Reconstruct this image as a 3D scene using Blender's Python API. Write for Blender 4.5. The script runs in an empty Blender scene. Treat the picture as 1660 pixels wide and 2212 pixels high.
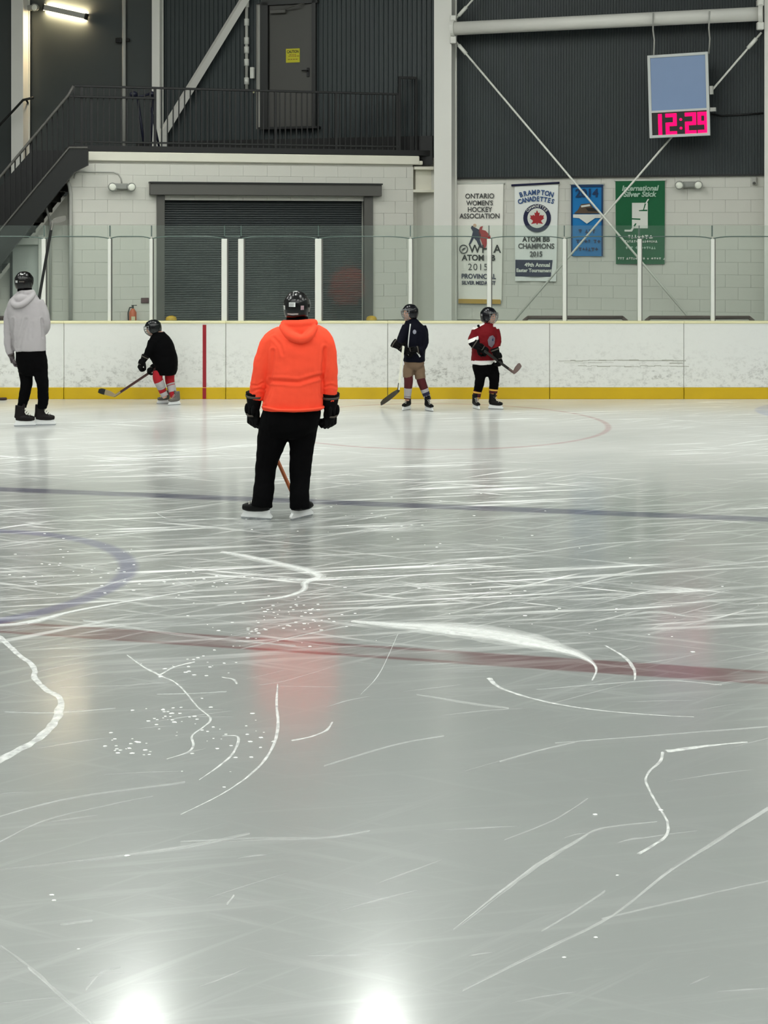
import bpy, bmesh, math, random
from mathutils import Vector, Matrix, noise as mnoise

random.seed(7)
R = math.radians
SC = bpy.context.scene
COL = SC.collection

# ------------------------------------------------------------------ camera
F, H, CX, CY = 3200.0, 2.38, 830.0, 495.0      # focal length in px, eye height, principal point
cam_d = bpy.data.cameras.new('camera')
cam = bpy.data.objects.new('camera', cam_d)
COL.objects.link(cam)
cam.location = (0, 0, H)
cam.rotation_euler = (R(90), 0, 0)
cam_d.sensor_fit = 'VERTICAL'
cam_d.sensor_height = 36.0
cam_d.lens = F / 2212.0 * 36.0
cam_d.shift_y = -(1106.0 - CY) / 2212.0
cam_d.clip_start = 0.05
cam_d.clip_end = 200
SC.camera = cam

# ------------------------------------------------------------------ world, exposure
wd = bpy.data.worlds.new('arena_world')
SC.world = wd
wd.use_nodes = True
wd.node_tree.nodes['Background'].inputs[0].default_value = (0.8, 0.85, 0.9, 1)
wd.node_tree.nodes['Background'].inputs[1].default_value = 0.0
SC.view_settings.view_transform = 'Standard'
SC.view_settings.look = 'None'
SC.view_settings.exposure = 0.0
SC.view_settings.gamma = 1.0
SC.view_settings.use_curve_mapping = False
try:
    SC.cycles.use_denoising = True
    SC.cycles.sample_clamp_indirect = 6.0
    SC.cycles.transparent_max_bounces = 16
    SC.cycles.max_bounces = 8
except Exception:
    pass
LAMP_STRENGTH = 46.0

# ------------------------------------------------------------------ pixel -> world helpers
def W(px, py, Y):
    return Vector(((px - CX) * Y / F, Y, H - (py - CY) * Y / F))
def G(px, py, z=0.0):
    Y = F * (H - z) / (py - CY)
    return Vector(((px - CX) * Y / F, Y, z))
def zat(py, Y):
    return H - (py - CY) * Y / F

# ------------------------------------------------------------------ materials
MATS = {}
def srgb(r, g, b):
    def c(v):
        v /= 255.0
        return v / 12.92 if v <= 0.04045 else ((v + 0.055) / 1.055) ** 2.4
    return (c(r), c(g), c(b), 1.0)

def mat(name, rgb, rough=0.6, metal=0.0, spec=0.5, bump=0.0, bscale=40.0, vary=0.0, vscale=3.0, emit=0.0, stretch=None):
    if name in MATS:
        return MATS[name]
    m = bpy.data.materials.new(name)
    m.use_nodes = True
    nt = m.node_tree
    b = nt.nodes['Principled BSDF']
    col = srgb(*rgb)
    b.inputs['Base Color'].default_value = col
    b.inputs['Roughness'].default_value = rough
    b.inputs['Metallic'].default_value = metal
    b.inputs['Specular IOR Level'].default_value = spec
    if emit:
        b.inputs['Emission Color'].default_value = col
        b.inputs['Emission Strength'].default_value = emit
    if bump or vary:
        tc = nt.nodes.new('ShaderNodeTexCoord')
        mp = nt.nodes.new('ShaderNodeMapping')
        nt.links.new(tc.outputs['Object'], mp.inputs[0])
        if stretch:
            mp.inputs['Scale'].default_value = stretch
        if vary:
            n = nt.nodes.new('ShaderNodeTexNoise')
            n.inputs['Scale'].default_value = vscale
            n.inputs['Detail'].default_value = 5
            nt.links.new(mp.outputs[0], n.inputs['Vector'])
            mx = nt.nodes.new('ShaderNodeMix')
            mx.data_type = 'RGBA'
            mx.inputs[6].default_value = tuple(c * (1 - vary) for c in col[:3]) + (1,)
            mx.inputs[7].default_value = tuple(min(1, c * (1 + vary)) for c in col[:3]) + (1,)
            nt.links.new(n.outputs['Fac'], mx.inputs[0])
            nt.links.new(mx.outputs[2], b.inputs['Base Color'])
        if bump:
            n2 = nt.nodes.new('ShaderNodeTexNoise')
            n2.inputs['Scale'].default_value = bscale
            n2.inputs['Detail'].default_value = 3
            nt.links.new(mp.outputs[0], n2.inputs['Vector'])
            bp = nt.nodes.new('ShaderNodeBump')
            bp.inputs['Strength'].default_value = bump
            bp.inputs['Distance'].default_value = 0.002
            nt.links.new(n2.outputs['Fac'], bp.inputs['Height'])
            nt.links.new(bp.outputs[0], b.inputs['Normal'])
    MATS[name] = m
    return m

M_white_block = mat('painted_block', (213, 212, 203), 0.55, bump=0.25, bscale=60, vary=0.04, vscale=2)
M_joint = mat('painted_mortar', (210, 209, 200), 0.7)
M_cap = mat('painted_concrete', (232, 229, 214), 0.6, bump=0.2, bscale=25, vary=0.05, vscale=3)
M_clad = mat('charcoal_cladding', (57, 64, 65), 0.45, vary=0.12, vscale=1.2, spec=0.35)
M_clad_smooth = mat('charcoal_panel', (68, 73, 73), 0.5, vary=0.06, vscale=1.5, spec=0.35)
M_black = mat('black_steel', (10, 11, 12), 0.45)
M_stair = mat('dark_stair_steel', (24, 26, 25), 0.4)
M_darkgrey = mat('grey_door_paint', (72, 71, 67), 0.45, vary=0.05)
M_frame = mat('grey_frame_paint', (88, 87, 83), 0.5)
M_slat = mat('roller_slat', (38, 45, 47), 0.4, vary=0.06, vscale=4)
M_steelwhite = mat('white_painted_steel', (232, 231, 224), 0.45, vary=0.04, vscale=2)
M_rod = mat('rod_steel', (238, 239, 230), 0.4)
M_post = mat('white_aluminium_post', (222, 224, 216), 0.35)
M_yellow = mat('yellow_kickplate', (202, 168, 8), 0.35, vary=0.12, vscale=2.5)
M_capyellow = mat('cream_cap_rail', (224, 219, 176), 0.4)
M_redline = mat('red_board_line', (150, 20, 34), 0.4)
M_concrete = mat('concrete_floor', (120, 120, 114), 0.8, vary=0.1)
M_housing = mat('lamp_housing', (150, 150, 150), 0.4)
M_bollard = mat('bollard_yellow', (206, 166, 24), 0.45)
M_conduit = mat('conduit', (176, 176, 170), 0.4)

def emission_mat(name, rgb, s):
    m = bpy.data.materials.new(name)
    m.use_nodes = True
    nt = m.node_tree
    nt.nodes.remove(nt.nodes['Principled BSDF'])
    e = nt.nodes.new('ShaderNodeEmission')
    e.inputs[0].default_value = srgb(*rgb)
    e.inputs[1].default_value = s
    nt.links.new(e.outputs[0], nt.nodes['Material Output'].inputs[0])
    return m
M_lamp = emission_mat('lamp_diffuser', (250, 253, 247), LAMP_STRENGTH)
M_walllamp = emission_mat('wall_lamp_tube', (255, 230, 182), 420.0)
M_led = emission_mat('red_led', (255, 12, 80), 2.6)

def make_glass():
    m = bpy.data.materials.new('rink_glass')
    m.use_nodes = True
    nt = m.node_tree
    nt.nodes.remove(nt.nodes['Principled BSDF'])
    out = nt.nodes['Material Output']
    tr = nt.nodes.new('ShaderNodeBsdfTransparent')
    tr.inputs[0].default_value = (0.955, 0.985, 0.965, 1)
    gl = nt.nodes.new('ShaderNodeBsdfGlossy')
    gl.inputs[0].default_value = (0.95, 1, 0.97, 1)
    gl.inputs['Roughness'].default_value = 0.05
    df = nt.nodes.new('ShaderNodeBsdfDiffuse')
    df.inputs[0].default_value = (0.66, 0.76, 0.71, 1)
    fr = nt.nodes.new('ShaderNodeFresnel')
    fr.inputs[0].default_value = 1.45
    m1 = nt.nodes.new('ShaderNodeMixShader')
    nt.links.new(fr.outputs[0], m1.inputs[0])
    nt.links.new(tr.outputs[0], m1.inputs[1])
    nt.links.new(gl.outputs[0], m1.inputs[2])
    # scuffed haze on the surface of the pane
    tc = nt.nodes.new('ShaderNodeTexCoord')
    n = nt.nodes.new('ShaderNodeTexNoise')
    n.inputs['Scale'].default_value = 1.6
    n.inputs['Detail'].default_value = 6
    nt.links.new(tc.outputs['Object'], n.inputs['Vector'])
    mr = nt.nodes.new('ShaderNodeMapRange')
    mr.inputs[3].default_value = 0.012
    mr.inputs[4].default_value = 0.055
    nt.links.new(n.outputs['Fac'], mr.inputs[0])
    m2 = nt.nodes.new('ShaderNodeMixShader')
    nt.links.new(mr.outputs[0], m2.inputs[0])
    nt.links.new(m1.outputs[0], m2.inputs[1])
    nt.links.new(df.outputs[0], m2.inputs[2])
    nt.links.new(m2.outputs[0], out.inputs[0])
    return m
M_glass = make_glass()
M_glassedge = mat('glass_edge_green', (86, 104, 98), 0.3)

# ------------------------------------------------------------------ object helpers
def tag(o, label=None, cat=None, group=None, kind=None):
    if label: o['label'] = label
    if cat: o['category'] = cat
    if group: o['group'] = group
    if kind: o['kind'] = kind
    return o

def empty(name, loc=(0, 0, 0), rz=0.0, label=None, cat=None, group=None, kind=None):
    o = bpy.data.objects.new(name, None)
    o.empty_display_size = 0.1
    COL.objects.link(o)
    o.location = loc
    o.rotation_euler = (0, 0, rz)
    return tag(o, label, cat, group, kind)

def link_mesh(name, me, m=None, parent=None, loc=None, rot=None, smooth=False):
    o = bpy.data.objects.new(name, me)
    COL.objects.link(o)
    if m is not None and not me.materials:
        for mm in (m if isinstance(m, (list, tuple)) else [m]):
            me.materials.append(mm)
    if parent is not None:
        o.parent = parent
    if loc is not None: o.location = loc
    if rot is not None: o.rotation_euler = rot
    if smooth:
        me.polygons.foreach_set('use_smooth', [True] * len(me.polygons))
    return o

def bm_obj(name, bm, m, parent=None, loc=None, rot=None, smooth=False):
    bmesh.ops.recalc_face_normals(bm, faces=bm.faces)
    me = bpy.data.meshes.new(name)
    bm.to_mesh(me)
    bm.free()
    return link_mesh(name, me, m, parent, loc, rot, smooth)

def bm_box(bm, c, s, M=None, bevel=0.0):
    """box centre c, full size s"""
    r = bmesh.ops.create_cube(bm, size=1.0)
    vs = r['verts']
    for v in vs:
        v.co = Vector((v.co.x * s[0] + c[0], v.co.y * s[1] + c[1], v.co.z * s[2] + c[2]))
    if bevel:
        es = set()
        for v in vs:
            es.update(v.link_edges)
        rr = bmesh.ops.bevel(bm, geom=list(es), offset=bevel, segments=1, affect='EDGES')
        vs = list({v for f in rr['faces'] for v in f.verts} | {v for v in vs if v.is_valid})
    if M is not None:
        for v in vs:
            v.co = M @ v.co
    return vs

def bm_tube(bm, pts, rad, seg=10, cap=True, up=None, flat=None):
    """swept tube; rad scalar or list; flat: list of (ra, rb)"""
    n = len(pts)
    pts = [Vector(p) for p in pts]
    rings = []
    prev = None
    for i, p in enumerate(pts):
        if i == 0: t = pts[1] - pts[0]
        elif i == n - 1: t = pts[-1] - pts[-2]
        else: t = (pts[i + 1] - pts[i]).normalized() + (pts[i] - pts[i - 1]).normalized()
        if t.length < 1e-9: t = Vector((0, 0, 1))
        t.normalize()
        if prev is None:
            u = Vector(up) if up is not None else (Vector((0, 0, 1)) if abs(t.z) < 0.9 else Vector((0, 1, 0)))
        else:
            u = prev
        u = u - t * u.dot(t)
        if u.length < 1e-6:
            u = t.orthogonal()
        u.normalize()
        prev = u
        w = t.cross(u)
        if flat: ra, rb = flat[i]
        else:
            ra = rb = rad[i] if isinstance(rad, (list, tuple)) else rad
        ring = []
        for k in range(seg):
            a = 2 * math.pi * k / seg
            ring.append(bm.verts.new(p + u * (ra * math.cos(a)) + w * (rb * math.sin(a))))
        rings.append(ring)
    for i in range(n - 1):
        for k in range(seg):
            bm.faces.new((rings[i][k], rings[i][(k + 1) % seg], rings[i + 1][(k + 1) % seg], rings[i + 1][k]))
    if cap:
        bm.faces.new(list(reversed(rings[0])))
        bm.faces.new(rings[-1])
    return rings

def bm_rings(bm, rings_co, cap=True, closed=False):
    rings = [[bm.verts.new(c) for c in r] for r in rings_co]
    seg = len(rings[0])
    m = len(rings)
    for i in range(m if closed else m - 1):
        a, b = rings[i], rings[(i + 1) % m]
        for k in range(seg):
            bm.faces.new((a[k], a[(k + 1) % seg], b[(k + 1) % seg], b[k]))
    if cap and not closed:
        bm.faces.new(list(reversed(rings[0])))
        bm.faces.new(rings[-1])

def bm_ell(bm, c, r, M=None, seg=16):
    res = bmesh.ops.create_uvsphere(bm, u_segments=seg, v_segments=max(6, seg // 2 + 2), radius=1.0)
    for v in res['verts']:
        co = Vector((v.co.x * r[0], v.co.y * r[1], v.co.z * r[2]))
        if M is not None: co = M @ co
        v.co = co + Vector(c)

def bm_poly_extrude(bm, pts, vec):
    """closed polygon pts (3-D) extruded along vec"""
    a = [bm.verts.new(p) for p in pts]
    b = [bm.verts.new(Vector(p) + Vector(vec)) for p in pts]
    bm.faces.new(list(reversed(a)))
    bm.faces.new(b)
    n = len(pts)
    for i in range(n):
        bm.faces.new((a[i], a[(i + 1) % n], b[(i + 1) % n], b[i]))

def box_obj(name, c, s, m, parent=None, bevel=0.0, loc=None, rot=None):
    bm = bmesh.new()
    bm_box(bm, c, s, bevel=bevel)
    return bm_obj(name, bm, m, parent, loc, rot)

def tube_obj(name, pts, r, m, parent=None, seg=10, smooth=True):
    bm = bmesh.new()
    bm_tube(bm, pts, r, seg)
    return bm_obj(name, bm, m, parent, smooth=smooth)

def remeshed(name, bm, m, parent=None, voxel=0.01, smooth_it=6, deform=None, facemat=None):
    """union of the closed shapes in bm as one continuous smooth surface"""
    bmesh.ops.recalc_face_normals(bm, faces=bm.faces)
    me = bpy.data.meshes.new(name + '_tmp')
    bm.to_mesh(me)
    bm.free()
    o = bpy.data.objects.new(name + '_tmp', me)
    COL.objects.link(o)
    md = o.modifiers.new('r', 'REMESH')
    md.mode = 'VOXEL'
    md.voxel_size = voxel
    if smooth_it:
        sm = o.modifiers.new('s', 'SMOOTH')
        sm.factor = 0.5
        sm.iterations = smooth_it
    dg = bpy.context.evaluated_depsgraph_get()
    me2 = bpy.data.meshes.new_from_object(o.evaluated_get(dg))
    bpy.data.objects.remove(o)
    bpy.data.meshes.remove(me)
    me2.name = name
    me2.materials.clear()
    for mm in (m if isinstance(m, (list, tuple)) else [m]):
        me2.materials.append(mm)
    if deform:
        ns = [v.normal.copy() for v in me2.vertices]
        for v, nrm in zip(me2.vertices, ns):
            v.co = v.co + nrm * deform(v.co, nrm)
    if facemat:
        for p in me2.polygons:
            p.material_index = facemat(p.center, p.normal)
    return link_mesh(name, me2, None, parent, smooth=True)

# =================================================================== THE BUILDING
# building grid (end wall): Y + K*X = Y0 ; normal NB faces the rink
K, Y0 = 0.34, 25.6
NRM = math.sqrt(1 + K * K)
UB = Vector((1, -K, 0)) / NRM
NB = Vector((-K, -1, 0)) / NRM
AB = math.atan2(-K, 1)
ZB = Vector((0, 0, 1))
def wallY(px, off=0.0):
    return (Y0 - off * NRM) / (1 + K * (px - CX) / F)
def wallpt(px, py, off=0.0):
    return W(px, py, wallY(px, off))
O_B = Vector((0, Y0, 0))                    # origin of the wall frame
def wu(px, off=0.0):                         # coordinate along the wall
    return (wallpt(px, CY, off) - O_B).dot(UB)
CEIL = 9.6

# ---- floors
def make_ice_mat():
    m = bpy.data.materials.new('rink_ice')
    m.use_nodes = True
    nt = m.node_tree
    N, L = nt.nodes, nt.links
    b = N['Principled BSDF']
    geo = N.new('ShaderNodeNewGeometry')
    pos = geo.outputs['Position']
    def math_(op, a, b_=None, c=None, clamp=False):
        n = N.new('ShaderNodeMath'); n.operation = op; n.use_clamp = clamp
        for i, v in enumerate((a, b_, c)):
            if v is None: continue
            if isinstance(v, (int, float)): n.inputs[i].default_value = v
            else: L.new(v, n.inputs[i])
        return n.outputs[0]
    def mrange(v, a, b_, c=0.0, d=1.0):
        n = N.new('ShaderNodeMapRange'); n.interpolation_type = 'SMOOTHSTEP'
        L.new(v, n.inputs[0])
        n.inputs[1].default_value = a; n.inputs[2].default_value = b_
        n.inputs[3].default_value = c; n.inputs[4].default_value = d
        return n.outputs[0]
    def noise_(scale, rot=0.0, stretch=(1, 1, 1), detail=4, rough=0.55, off=(0, 0, 0)):
        mp = N.new('ShaderNodeMapping'); mp.vector_type = 'TEXTURE'
        mp.inputs['Rotation'].default_value = (0, 0, rot)
        mp.inputs['Scale'].default_value = stretch
        mp.inputs['Location'].default_value = off
        L.new(pos, mp.inputs[0])
        n = N.new('ShaderNodeTexNoise')
        n.inputs['Scale'].default_value = scale
        n.inputs['Detail'].default_value = detail
        n.inputs['Roughness'].default_value = rough
        L.new(mp.outputs[0], n.inputs['Vector'])
        return n.outputs['Fac']
    def mixc(f, a, b_):
        n = N.new('ShaderNodeMix'); n.data_type = 'RGBA'
        L.new(f, n.inputs[0])
        for i, v in ((6, a), (7, b_)):
            if isinstance(v, tuple): n.inputs[i].default_value = v
            else: L.new(v, n.inputs[i])
        return n.outputs[2]
    sep = N.new('ShaderNodeSeparateXYZ'); L.new(pos, sep.inputs[0])
    X, Y = sep.outputs[0], sep.outputs[1]
    # --- painted lines under the ice
    def line_dist(p, q):
        d = (q - p).normalized(); n = Vector((-d.y, d.x, 0)); c = n.dot(p)
        return math_('SUBTRACT', math_('ADD', math_('MULTIPLY', X, n.x), math_('MULTIPLY', Y, n.y)), c)
    def band(dist, w, soft=0.02):
        return mrange(math_('ABSOLUTE', dist), w / 2 - soft, w / 2 + soft, 1.0, 0.0)
    def circ(cx, cy, r):
        dx = math_('SUBTRACT', X, cx); dy = math_('SUBTRACT', Y, cy)
        rr = math_('SQRT', math_('ADD', math_('MULTIPLY', dx, dx), math_('MULTIPLY', dy, dy)))
        return math_('SUBTRACT', rr, r)
    red_d = line_dist(G(0, 1354), G(1660, 1464))
    red = band(red_d, 0.24, 0.015)
    red_edge = math_('MULTIPLY', red, mrange(math_('ABSOLUTE', red_d), 0.055, 0.09, 0.0, 1.0))
    red_in = mrange(noise_(0.7, 0, (1, 1, 1), 2), 0.42, 0.58, 0.25, 1.0)
    redm = math_('MULTIPLY', math_('MAXIMUM', math_('MULTIPLY', red, red_in), red_edge), 0.75)
    blue = band(line_dist(G(0, 1057), G(1660, 1122)), 0.21, 0.03)
    cblue = band(circ(-3.30, 10.18, 1.52), 0.13, 0.03)
    cfar = band(circ(0.62, 18.1, 2.10), 0.07, 0.02)
    crease = mrange(circ(6.1, 19.2, 1.25), -0.03, 0.03, 1.0, 0.0)
    # --- snow scraped over the surface (three families of blade streaks)
    s1 = noise_(1.0, R(12), (1.5, 0.085, 1), 6, 0.6)
    s2 = noise_(1.0, R(40), (1.7, 0.07, 1), 6, 0.6, (3, 1, 0))
    s3 = noise_(1.0, R(-24), (1.3, 0.09, 1), 6, 0.6, (7, 4, 0))
    st1 = mrange(s1, 0.50, 0.68)
    st2 = mrange(s2, 0.54, 0.72)
    st3 = mrange(s3, 0.54, 0.72)
    streak = math_('MAXIMUM', st1, math_('MAXIMUM', st2, st3))
    big = noise_(0.33, 0.3, (1.6, 1, 1), 4, 0.5, (2, 5, 0))
    patch = mrange(big, 0.40, 0.60)
    # skated ground: the busy end between the lines carries more snow than the clean near ice
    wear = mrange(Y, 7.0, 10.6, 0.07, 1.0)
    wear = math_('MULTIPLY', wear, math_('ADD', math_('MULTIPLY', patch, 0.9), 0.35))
    busy = mrange(circ(-2.5, 10.2, 0.0), 1.0, 2.6, 0.85, 0.0)
    wear = math_('MAXIMUM', wear, math_('MULTIPLY', busy, mrange(big, 0.3, 0.5, 0.55, 1.0)))
    snow = math_('MULTIPLY', streak, wear, clamp=True)
    fine = mrange(noise_(9.0, R(20), (1.5, 0.25, 1), 5, 0.6), 0.5, 0.8)
    snow = math_('MAXIMUM', snow, math_('MULTIPLY', math_('MULTIPLY', fine, wear), 0.55))
    frost_sheen = math_('MULTIPLY', mrange(Y, 12.0, 17.0), mrange(big, 0.2, 0.55, 0.45, 1.0))  # whitens far ice: frost, plus the boards' grazing reflection painted into the colour
    grain = noise_(55.0, 0, (1, 1, 1), 2)
    # --- colour
    base = mixc(noise_(0.5, 0, (1, 1, 1), 3), srgb(132, 136, 134), srgb(150, 153, 150))
    base = mixc(math_('MULTIPLY', frost_sheen, 0.75), base, srgb(222, 223, 219))
    base = mixc(redm, base, srgb(100, 56, 60))
    base = mixc(math_('MULTIPLY', blue, 0.95), base, srgb(70, 70, 94))
    base = mixc(math_('MULTIPLY', cblue, 0.68), base, srgb(84, 84, 126))
    base = mixc(math_('MULTIPLY', cfar, 0.6), base, srgb(170, 110, 112))
    base = mixc(math_('MULTIPLY', crease, 0.5), base, srgb(130, 150, 205))
    base = mixc(math_('MULTIPLY', math_('MULTIPLY', snow, 0.96), math_('SUBTRACT', 1.0, math_('MULTIPLY', math_('MAXIMUM', blue, cblue), 0.5))), base, srgb(236, 238, 236))
    L.new(base, b.inputs['Base Color'])
    # --- gloss
    rr = math_('ADD', 0.28, math_('MULTIPLY', grain, 0.03))
    rr = math_('ADD', rr, math_('MULTIPLY', snow, 0.30))
    rr = math_('ADD', rr, math_('MULTIPLY', frost_sheen, 0.10), clamp=True)
    L.new(rr, b.inputs['Roughness'])
    b.inputs['IOR'].default_value = 1.5
    # film of melt water: clear glossy layer wherever no snow lies
    film = math_('SUBTRACT', 1.0, math_('MULTIPLY', math_('MAXIMUM', snow, math_('MULTIPLY', frost_sheen, 0.55)), 0.85), clamp=True)
    L.new(film, b.inputs['Coat Weight'])
    b.inputs['Coat IOR'].default_value = 1.5
    b.inputs['Coat Roughness'].default_value = 0.15
    bp = N.new('ShaderNodeBump')
    bp.inputs['Strength'].default_value = 0.06
    bp.inputs['Distance'].default_value = 0.004
    L.new(math_('ADD', snow, math_('MULTIPLY', grain, 0.10)), bp.inputs['Height'])
    L.new(bp.outputs[0], b.inputs['Normal'])
    return m
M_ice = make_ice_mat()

BY = 20.75                                   # face of the far boards
bm = bmesh.new()
bm_box(bm, (0, (BY - 3.0) / 2, -0.02), (26, BY + 3.0, 0.04))
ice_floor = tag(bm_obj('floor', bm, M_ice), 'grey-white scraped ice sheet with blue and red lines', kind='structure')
bm = bmesh.new()
bm_box(bm, (0, (BY + 30) / 2, -0.07), (26, 30 - BY, 0.14))
bm_box(bm, (0, -5.5, -0.07), (26, 5.0, 0.14))
tag(bm_obj('floor', bm, M_concrete), 'concrete walkway floor behind the rink boards', kind='structure')

# ---- ceiling and enclosing walls
M_ceil = mat('ceiling_deck', (150, 152, 152), 0.8, vary=0.05)
M_hall = mat('hall_wall', (150, 152, 150), 0.8, vary=0.05)
M_hall_dark = mat('hall_wall_dark', (92, 96, 98), 0.8, vary=0.05)
tag(box_obj('ceiling', (0, 11, CEIL + 0.1), (26, 38, 0.2), M_ceil), 'pale deck ceiling of the arena', kind='structure')
tag(box_obj('wall_left', (-13.1, 11, CEIL / 2), (0.2, 38, CEIL), M_hall), 'pale side wall of the arena', kind='structure')
tag(box_obj('wall_right', (13.1, 11, CEIL / 2), (0.2, 38, CEIL), M_hall), 'pale side wall of the arena', kind='structure')
tag(box_obj('wall_near', (0, -8.1, CEIL / 2), (26, 0.2, CEIL), M_hall_dark), 'dark wall behind the spectators', kind='structure')

# ---- end wall (upper dark cladding + lower painted block)
Z_CL = 3.255                                 # foot of the cladding on the right
end = empty('wall_back', O_B, AB, kind='structure')
tag(end, 'dark ribbed cladding over white painted block end wall')
def wall_local(px, off=0.0):
    return wu(px, off)
uL, uR = -13.2, 12.2
# backing, lower painted block
bm = bmesh.new()
bm_box(bm, ((uL + uR) / 2, 0.16, CEIL / 2), (uR - uL, 0.3, CEIL))
bm_obj('backing', bm, M_joint, end)
# block courses on the right bay
BLK = {}
def block_mesh(w, h, d=0.03):
    key = (round(w, 3), round(h, 3))
    if key not in BLK:
        b_ = bmesh.new()
        bm_box(b_, (0, 0, 0), (w - 0.002, d, h - 0.002), bevel=0.0015)
        me = bpy.data.meshes.new('block')
        b_.to_mesh(me); b_.free()
        me.materials.append(M_white_block)
        BLK[key] = me
    return BLK[key]
def lay_blocks(parent, u0, u1, z0, z1, limit=None, skip=None, yoff=-0.005, bw=0.4, bh=0.2):
    r = 0
    z = z0
    while z < z1 - 0.03:
        h = min(bh, z1 - z)
        u = u0 - (bw / 2 if r % 2 else 0)
        while u < u1 - 0.02:
            a, c = max(u, u0), min(u + bw, u1)
            if c - a > 0.03:
                segs = [(a, c)]
                if skip:
                    s0, s1, t0, t1 = skip
                    if z + h / 2 < t1 and z + h / 2 > t0:
                        segs = [(p, q) for p, q in ((a, min(c, s0)), (max(a, s1), c)) if q - p > 0.03]
                for p, q in segs:
                    if limit and z + h > min(limit(p), limit(q)): continue
                    w = round(q - p, 2)
                    link_mesh('block', block_mesh(w, round(h, 2)), None, parent,
                              ((p + q) / 2, yoff + random.uniform(-0.0015, 0.0015), z + h / 2))
            u += bw
        z += bh
        r += 1
lay_blocks(end, wu(972), wu(1690), 0.85, Z_CL + 0.05)
# corrugated cladding, right bay and upper wall
def corrugated(name, u0, u1, z0, z1, pitch, depth, y0, m, parent):
    b_ = bmesh.new()
    prof = []
    u = u0
    while u < u1:
        for f, d in ((0, 0), (0.55, 0), (0.68, 1), (0.88, 1)):
            uu = u + f * pitch
            if uu <= u1:
                prof.append((uu, y0 - d * depth))
        u += pitch
    prof.append((u1, y0))
    lo = [b_.verts.new((p, y, z0)) for p, y in prof]
    hi = [b_.verts.new((p, y, z1)) for p, y in prof]
    for i in range(len(prof) - 1):
        b_.faces.new((lo[i], lo[i + 1], hi[i + 1], hi[i]))
    # bottom return so the sheet has a real thickness
    bl = [b_.verts.new((p, 0.02, z0)) for p, y in prof]
    for i in range(len(prof) - 1):
        b_.faces.new((bl[i], bl[i + 1], lo[i + 1], lo[i]))
    return bm_obj(name, b_, m, parent)
corrugated('cladding_sheet', wu(984), wu(1700), Z_CL, CEIL, 0.046, 0.014, -0.05, M_clad, end)
corrugated('cladding_sheet', wu(345), wu(556), 3.6, CEIL, 0.086, 0.022, -0.05, M_clad, end)
corrugated('cladding_sheet', wu(682), wu(940), 3.6, CEIL, 0.086, 0.022, -0.05, M_clad, end)
zdt = zat(8, wallY(620))                     # door head
corrugated('cladding_sheet', wu(556), wu(682), zdt + 0.02, CEIL, 0.086, 0.022, -0.05, M_clad, end)
corrugated('cladding_sheet', wu(556), wu(682), 3.6, zat(278, wallY(620)), 0.086, 0.022, -0.05, M_clad, end)
box_obj('wall_panel', ((uL + wu(345)) / 2, -0.03, (3.0 + CEIL) / 2), (wu(345) - uL, 0.06, CEIL - 3.0), M_clad_smooth, end)
box_obj('flashing', ((wu(984) + wu(1700)) / 2, -0.045, Z_CL - 0.012), (wu(1700) - wu(984), 0.05, 0.03), M_black, end)
box_obj('plinth_panel', ((wu(300) + wu(938)) / 2, -0.075, 3.72), (wu(938) - wu(300), 0.06, 0.5), M_black, end)

# ---- upper steel door in the cladding
d1 = empty('door_1', wallpt(620, 275, 0.05), AB, kind='structure')
tag(d1, 'grey steel door with a yellow sign above the railing')
duL, duR = wu(584) - wu(620), wu(676) - wu(620)
dh = zat(12, wallY(620)) - d1.location.z
box_obj('door_leaf', ((duL + duR) / 2, -0.02, dh / 2), (duR - duL, 0.045, dh), M_darkgrey, d1, 0.004)
bm = bmesh.new()
for u in (duL - 0.10, duR + 0.035):
    bm_box(bm, (u + 0.02, -0.04, dh / 2 + 0.03), (0.07 if u > 0 else 0.15, 0.12, dh + 0.06))
bm_box(bm, ((duL + duR) / 2, -0.04, dh + 0.05), (duR - duL + 0.25, 0.12, 0.10))
bm_obj('door_frame', bm, M_stair, d1)
bm = bmesh.new()
bm_box(bm, (duL + 0.19, -0.09, dh - 0.12), (0.30, 0.07, 0.07), bevel=0.01)
bm_tube(bm, [(duL + 0.3, -0.12, dh - 0.09), (duL + 0.55, -0.2, dh - 0.05), (duL + 0.68, -0.08, dh + 0.0)], 0.012, 6)
bm_obj('door_closer', bm, M_frame, d1)
bm = bmesh.new()
bm_box(bm, (duR - 0.07, -0.05, 0.95), (0.05, 0.02, 0.16), bevel=0.005)
bm_tube(bm, [(duR - 0.07, -0.06, 0.98), (duR - 0.07, -0.1, 0.98), (duR - 0.17, -0.1, 0.98)], 0.011, 8)
bm_obj('door_handle', bm, M_black, d1)
box_obj('threshold', ((duL + duR) / 2, -0.08, -0.02), (duR - duL + 0.3, 0.2, 0.04), M_black, d1)

def text_mesh(name, s, size, m, parent, loc, align='CENTER', bold=0.0, sx=1.0, rot=(R(90), 0, 0), shear=0.0, extrude=0.0006, spacing=1.0):
    cu = bpy.data.curves.new(name, 'FONT')
    cu.body = s
    cu.size = size
    cu.align_x = align
    cu.align_y = 'CENTER'
    cu.offset = bold
    cu.extrude = extrude
    cu.shear = shear
    cu.space_character = spacing
    cu.resolution_u = 3
    o = bpy.data.objects.new(name, cu)
    COL.objects.link(o)
    dg = bpy.context.evaluated_depsgraph_get()
    me = bpy.data.meshes.new_from_object(o.evaluated_get(dg))
    bpy.data.objects.remove(o)
    me.materials.clear()
    t = link_mesh(name, me, m, parent, loc, rot)
    t.scale = (sx, 1, 1)
    return t

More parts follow.
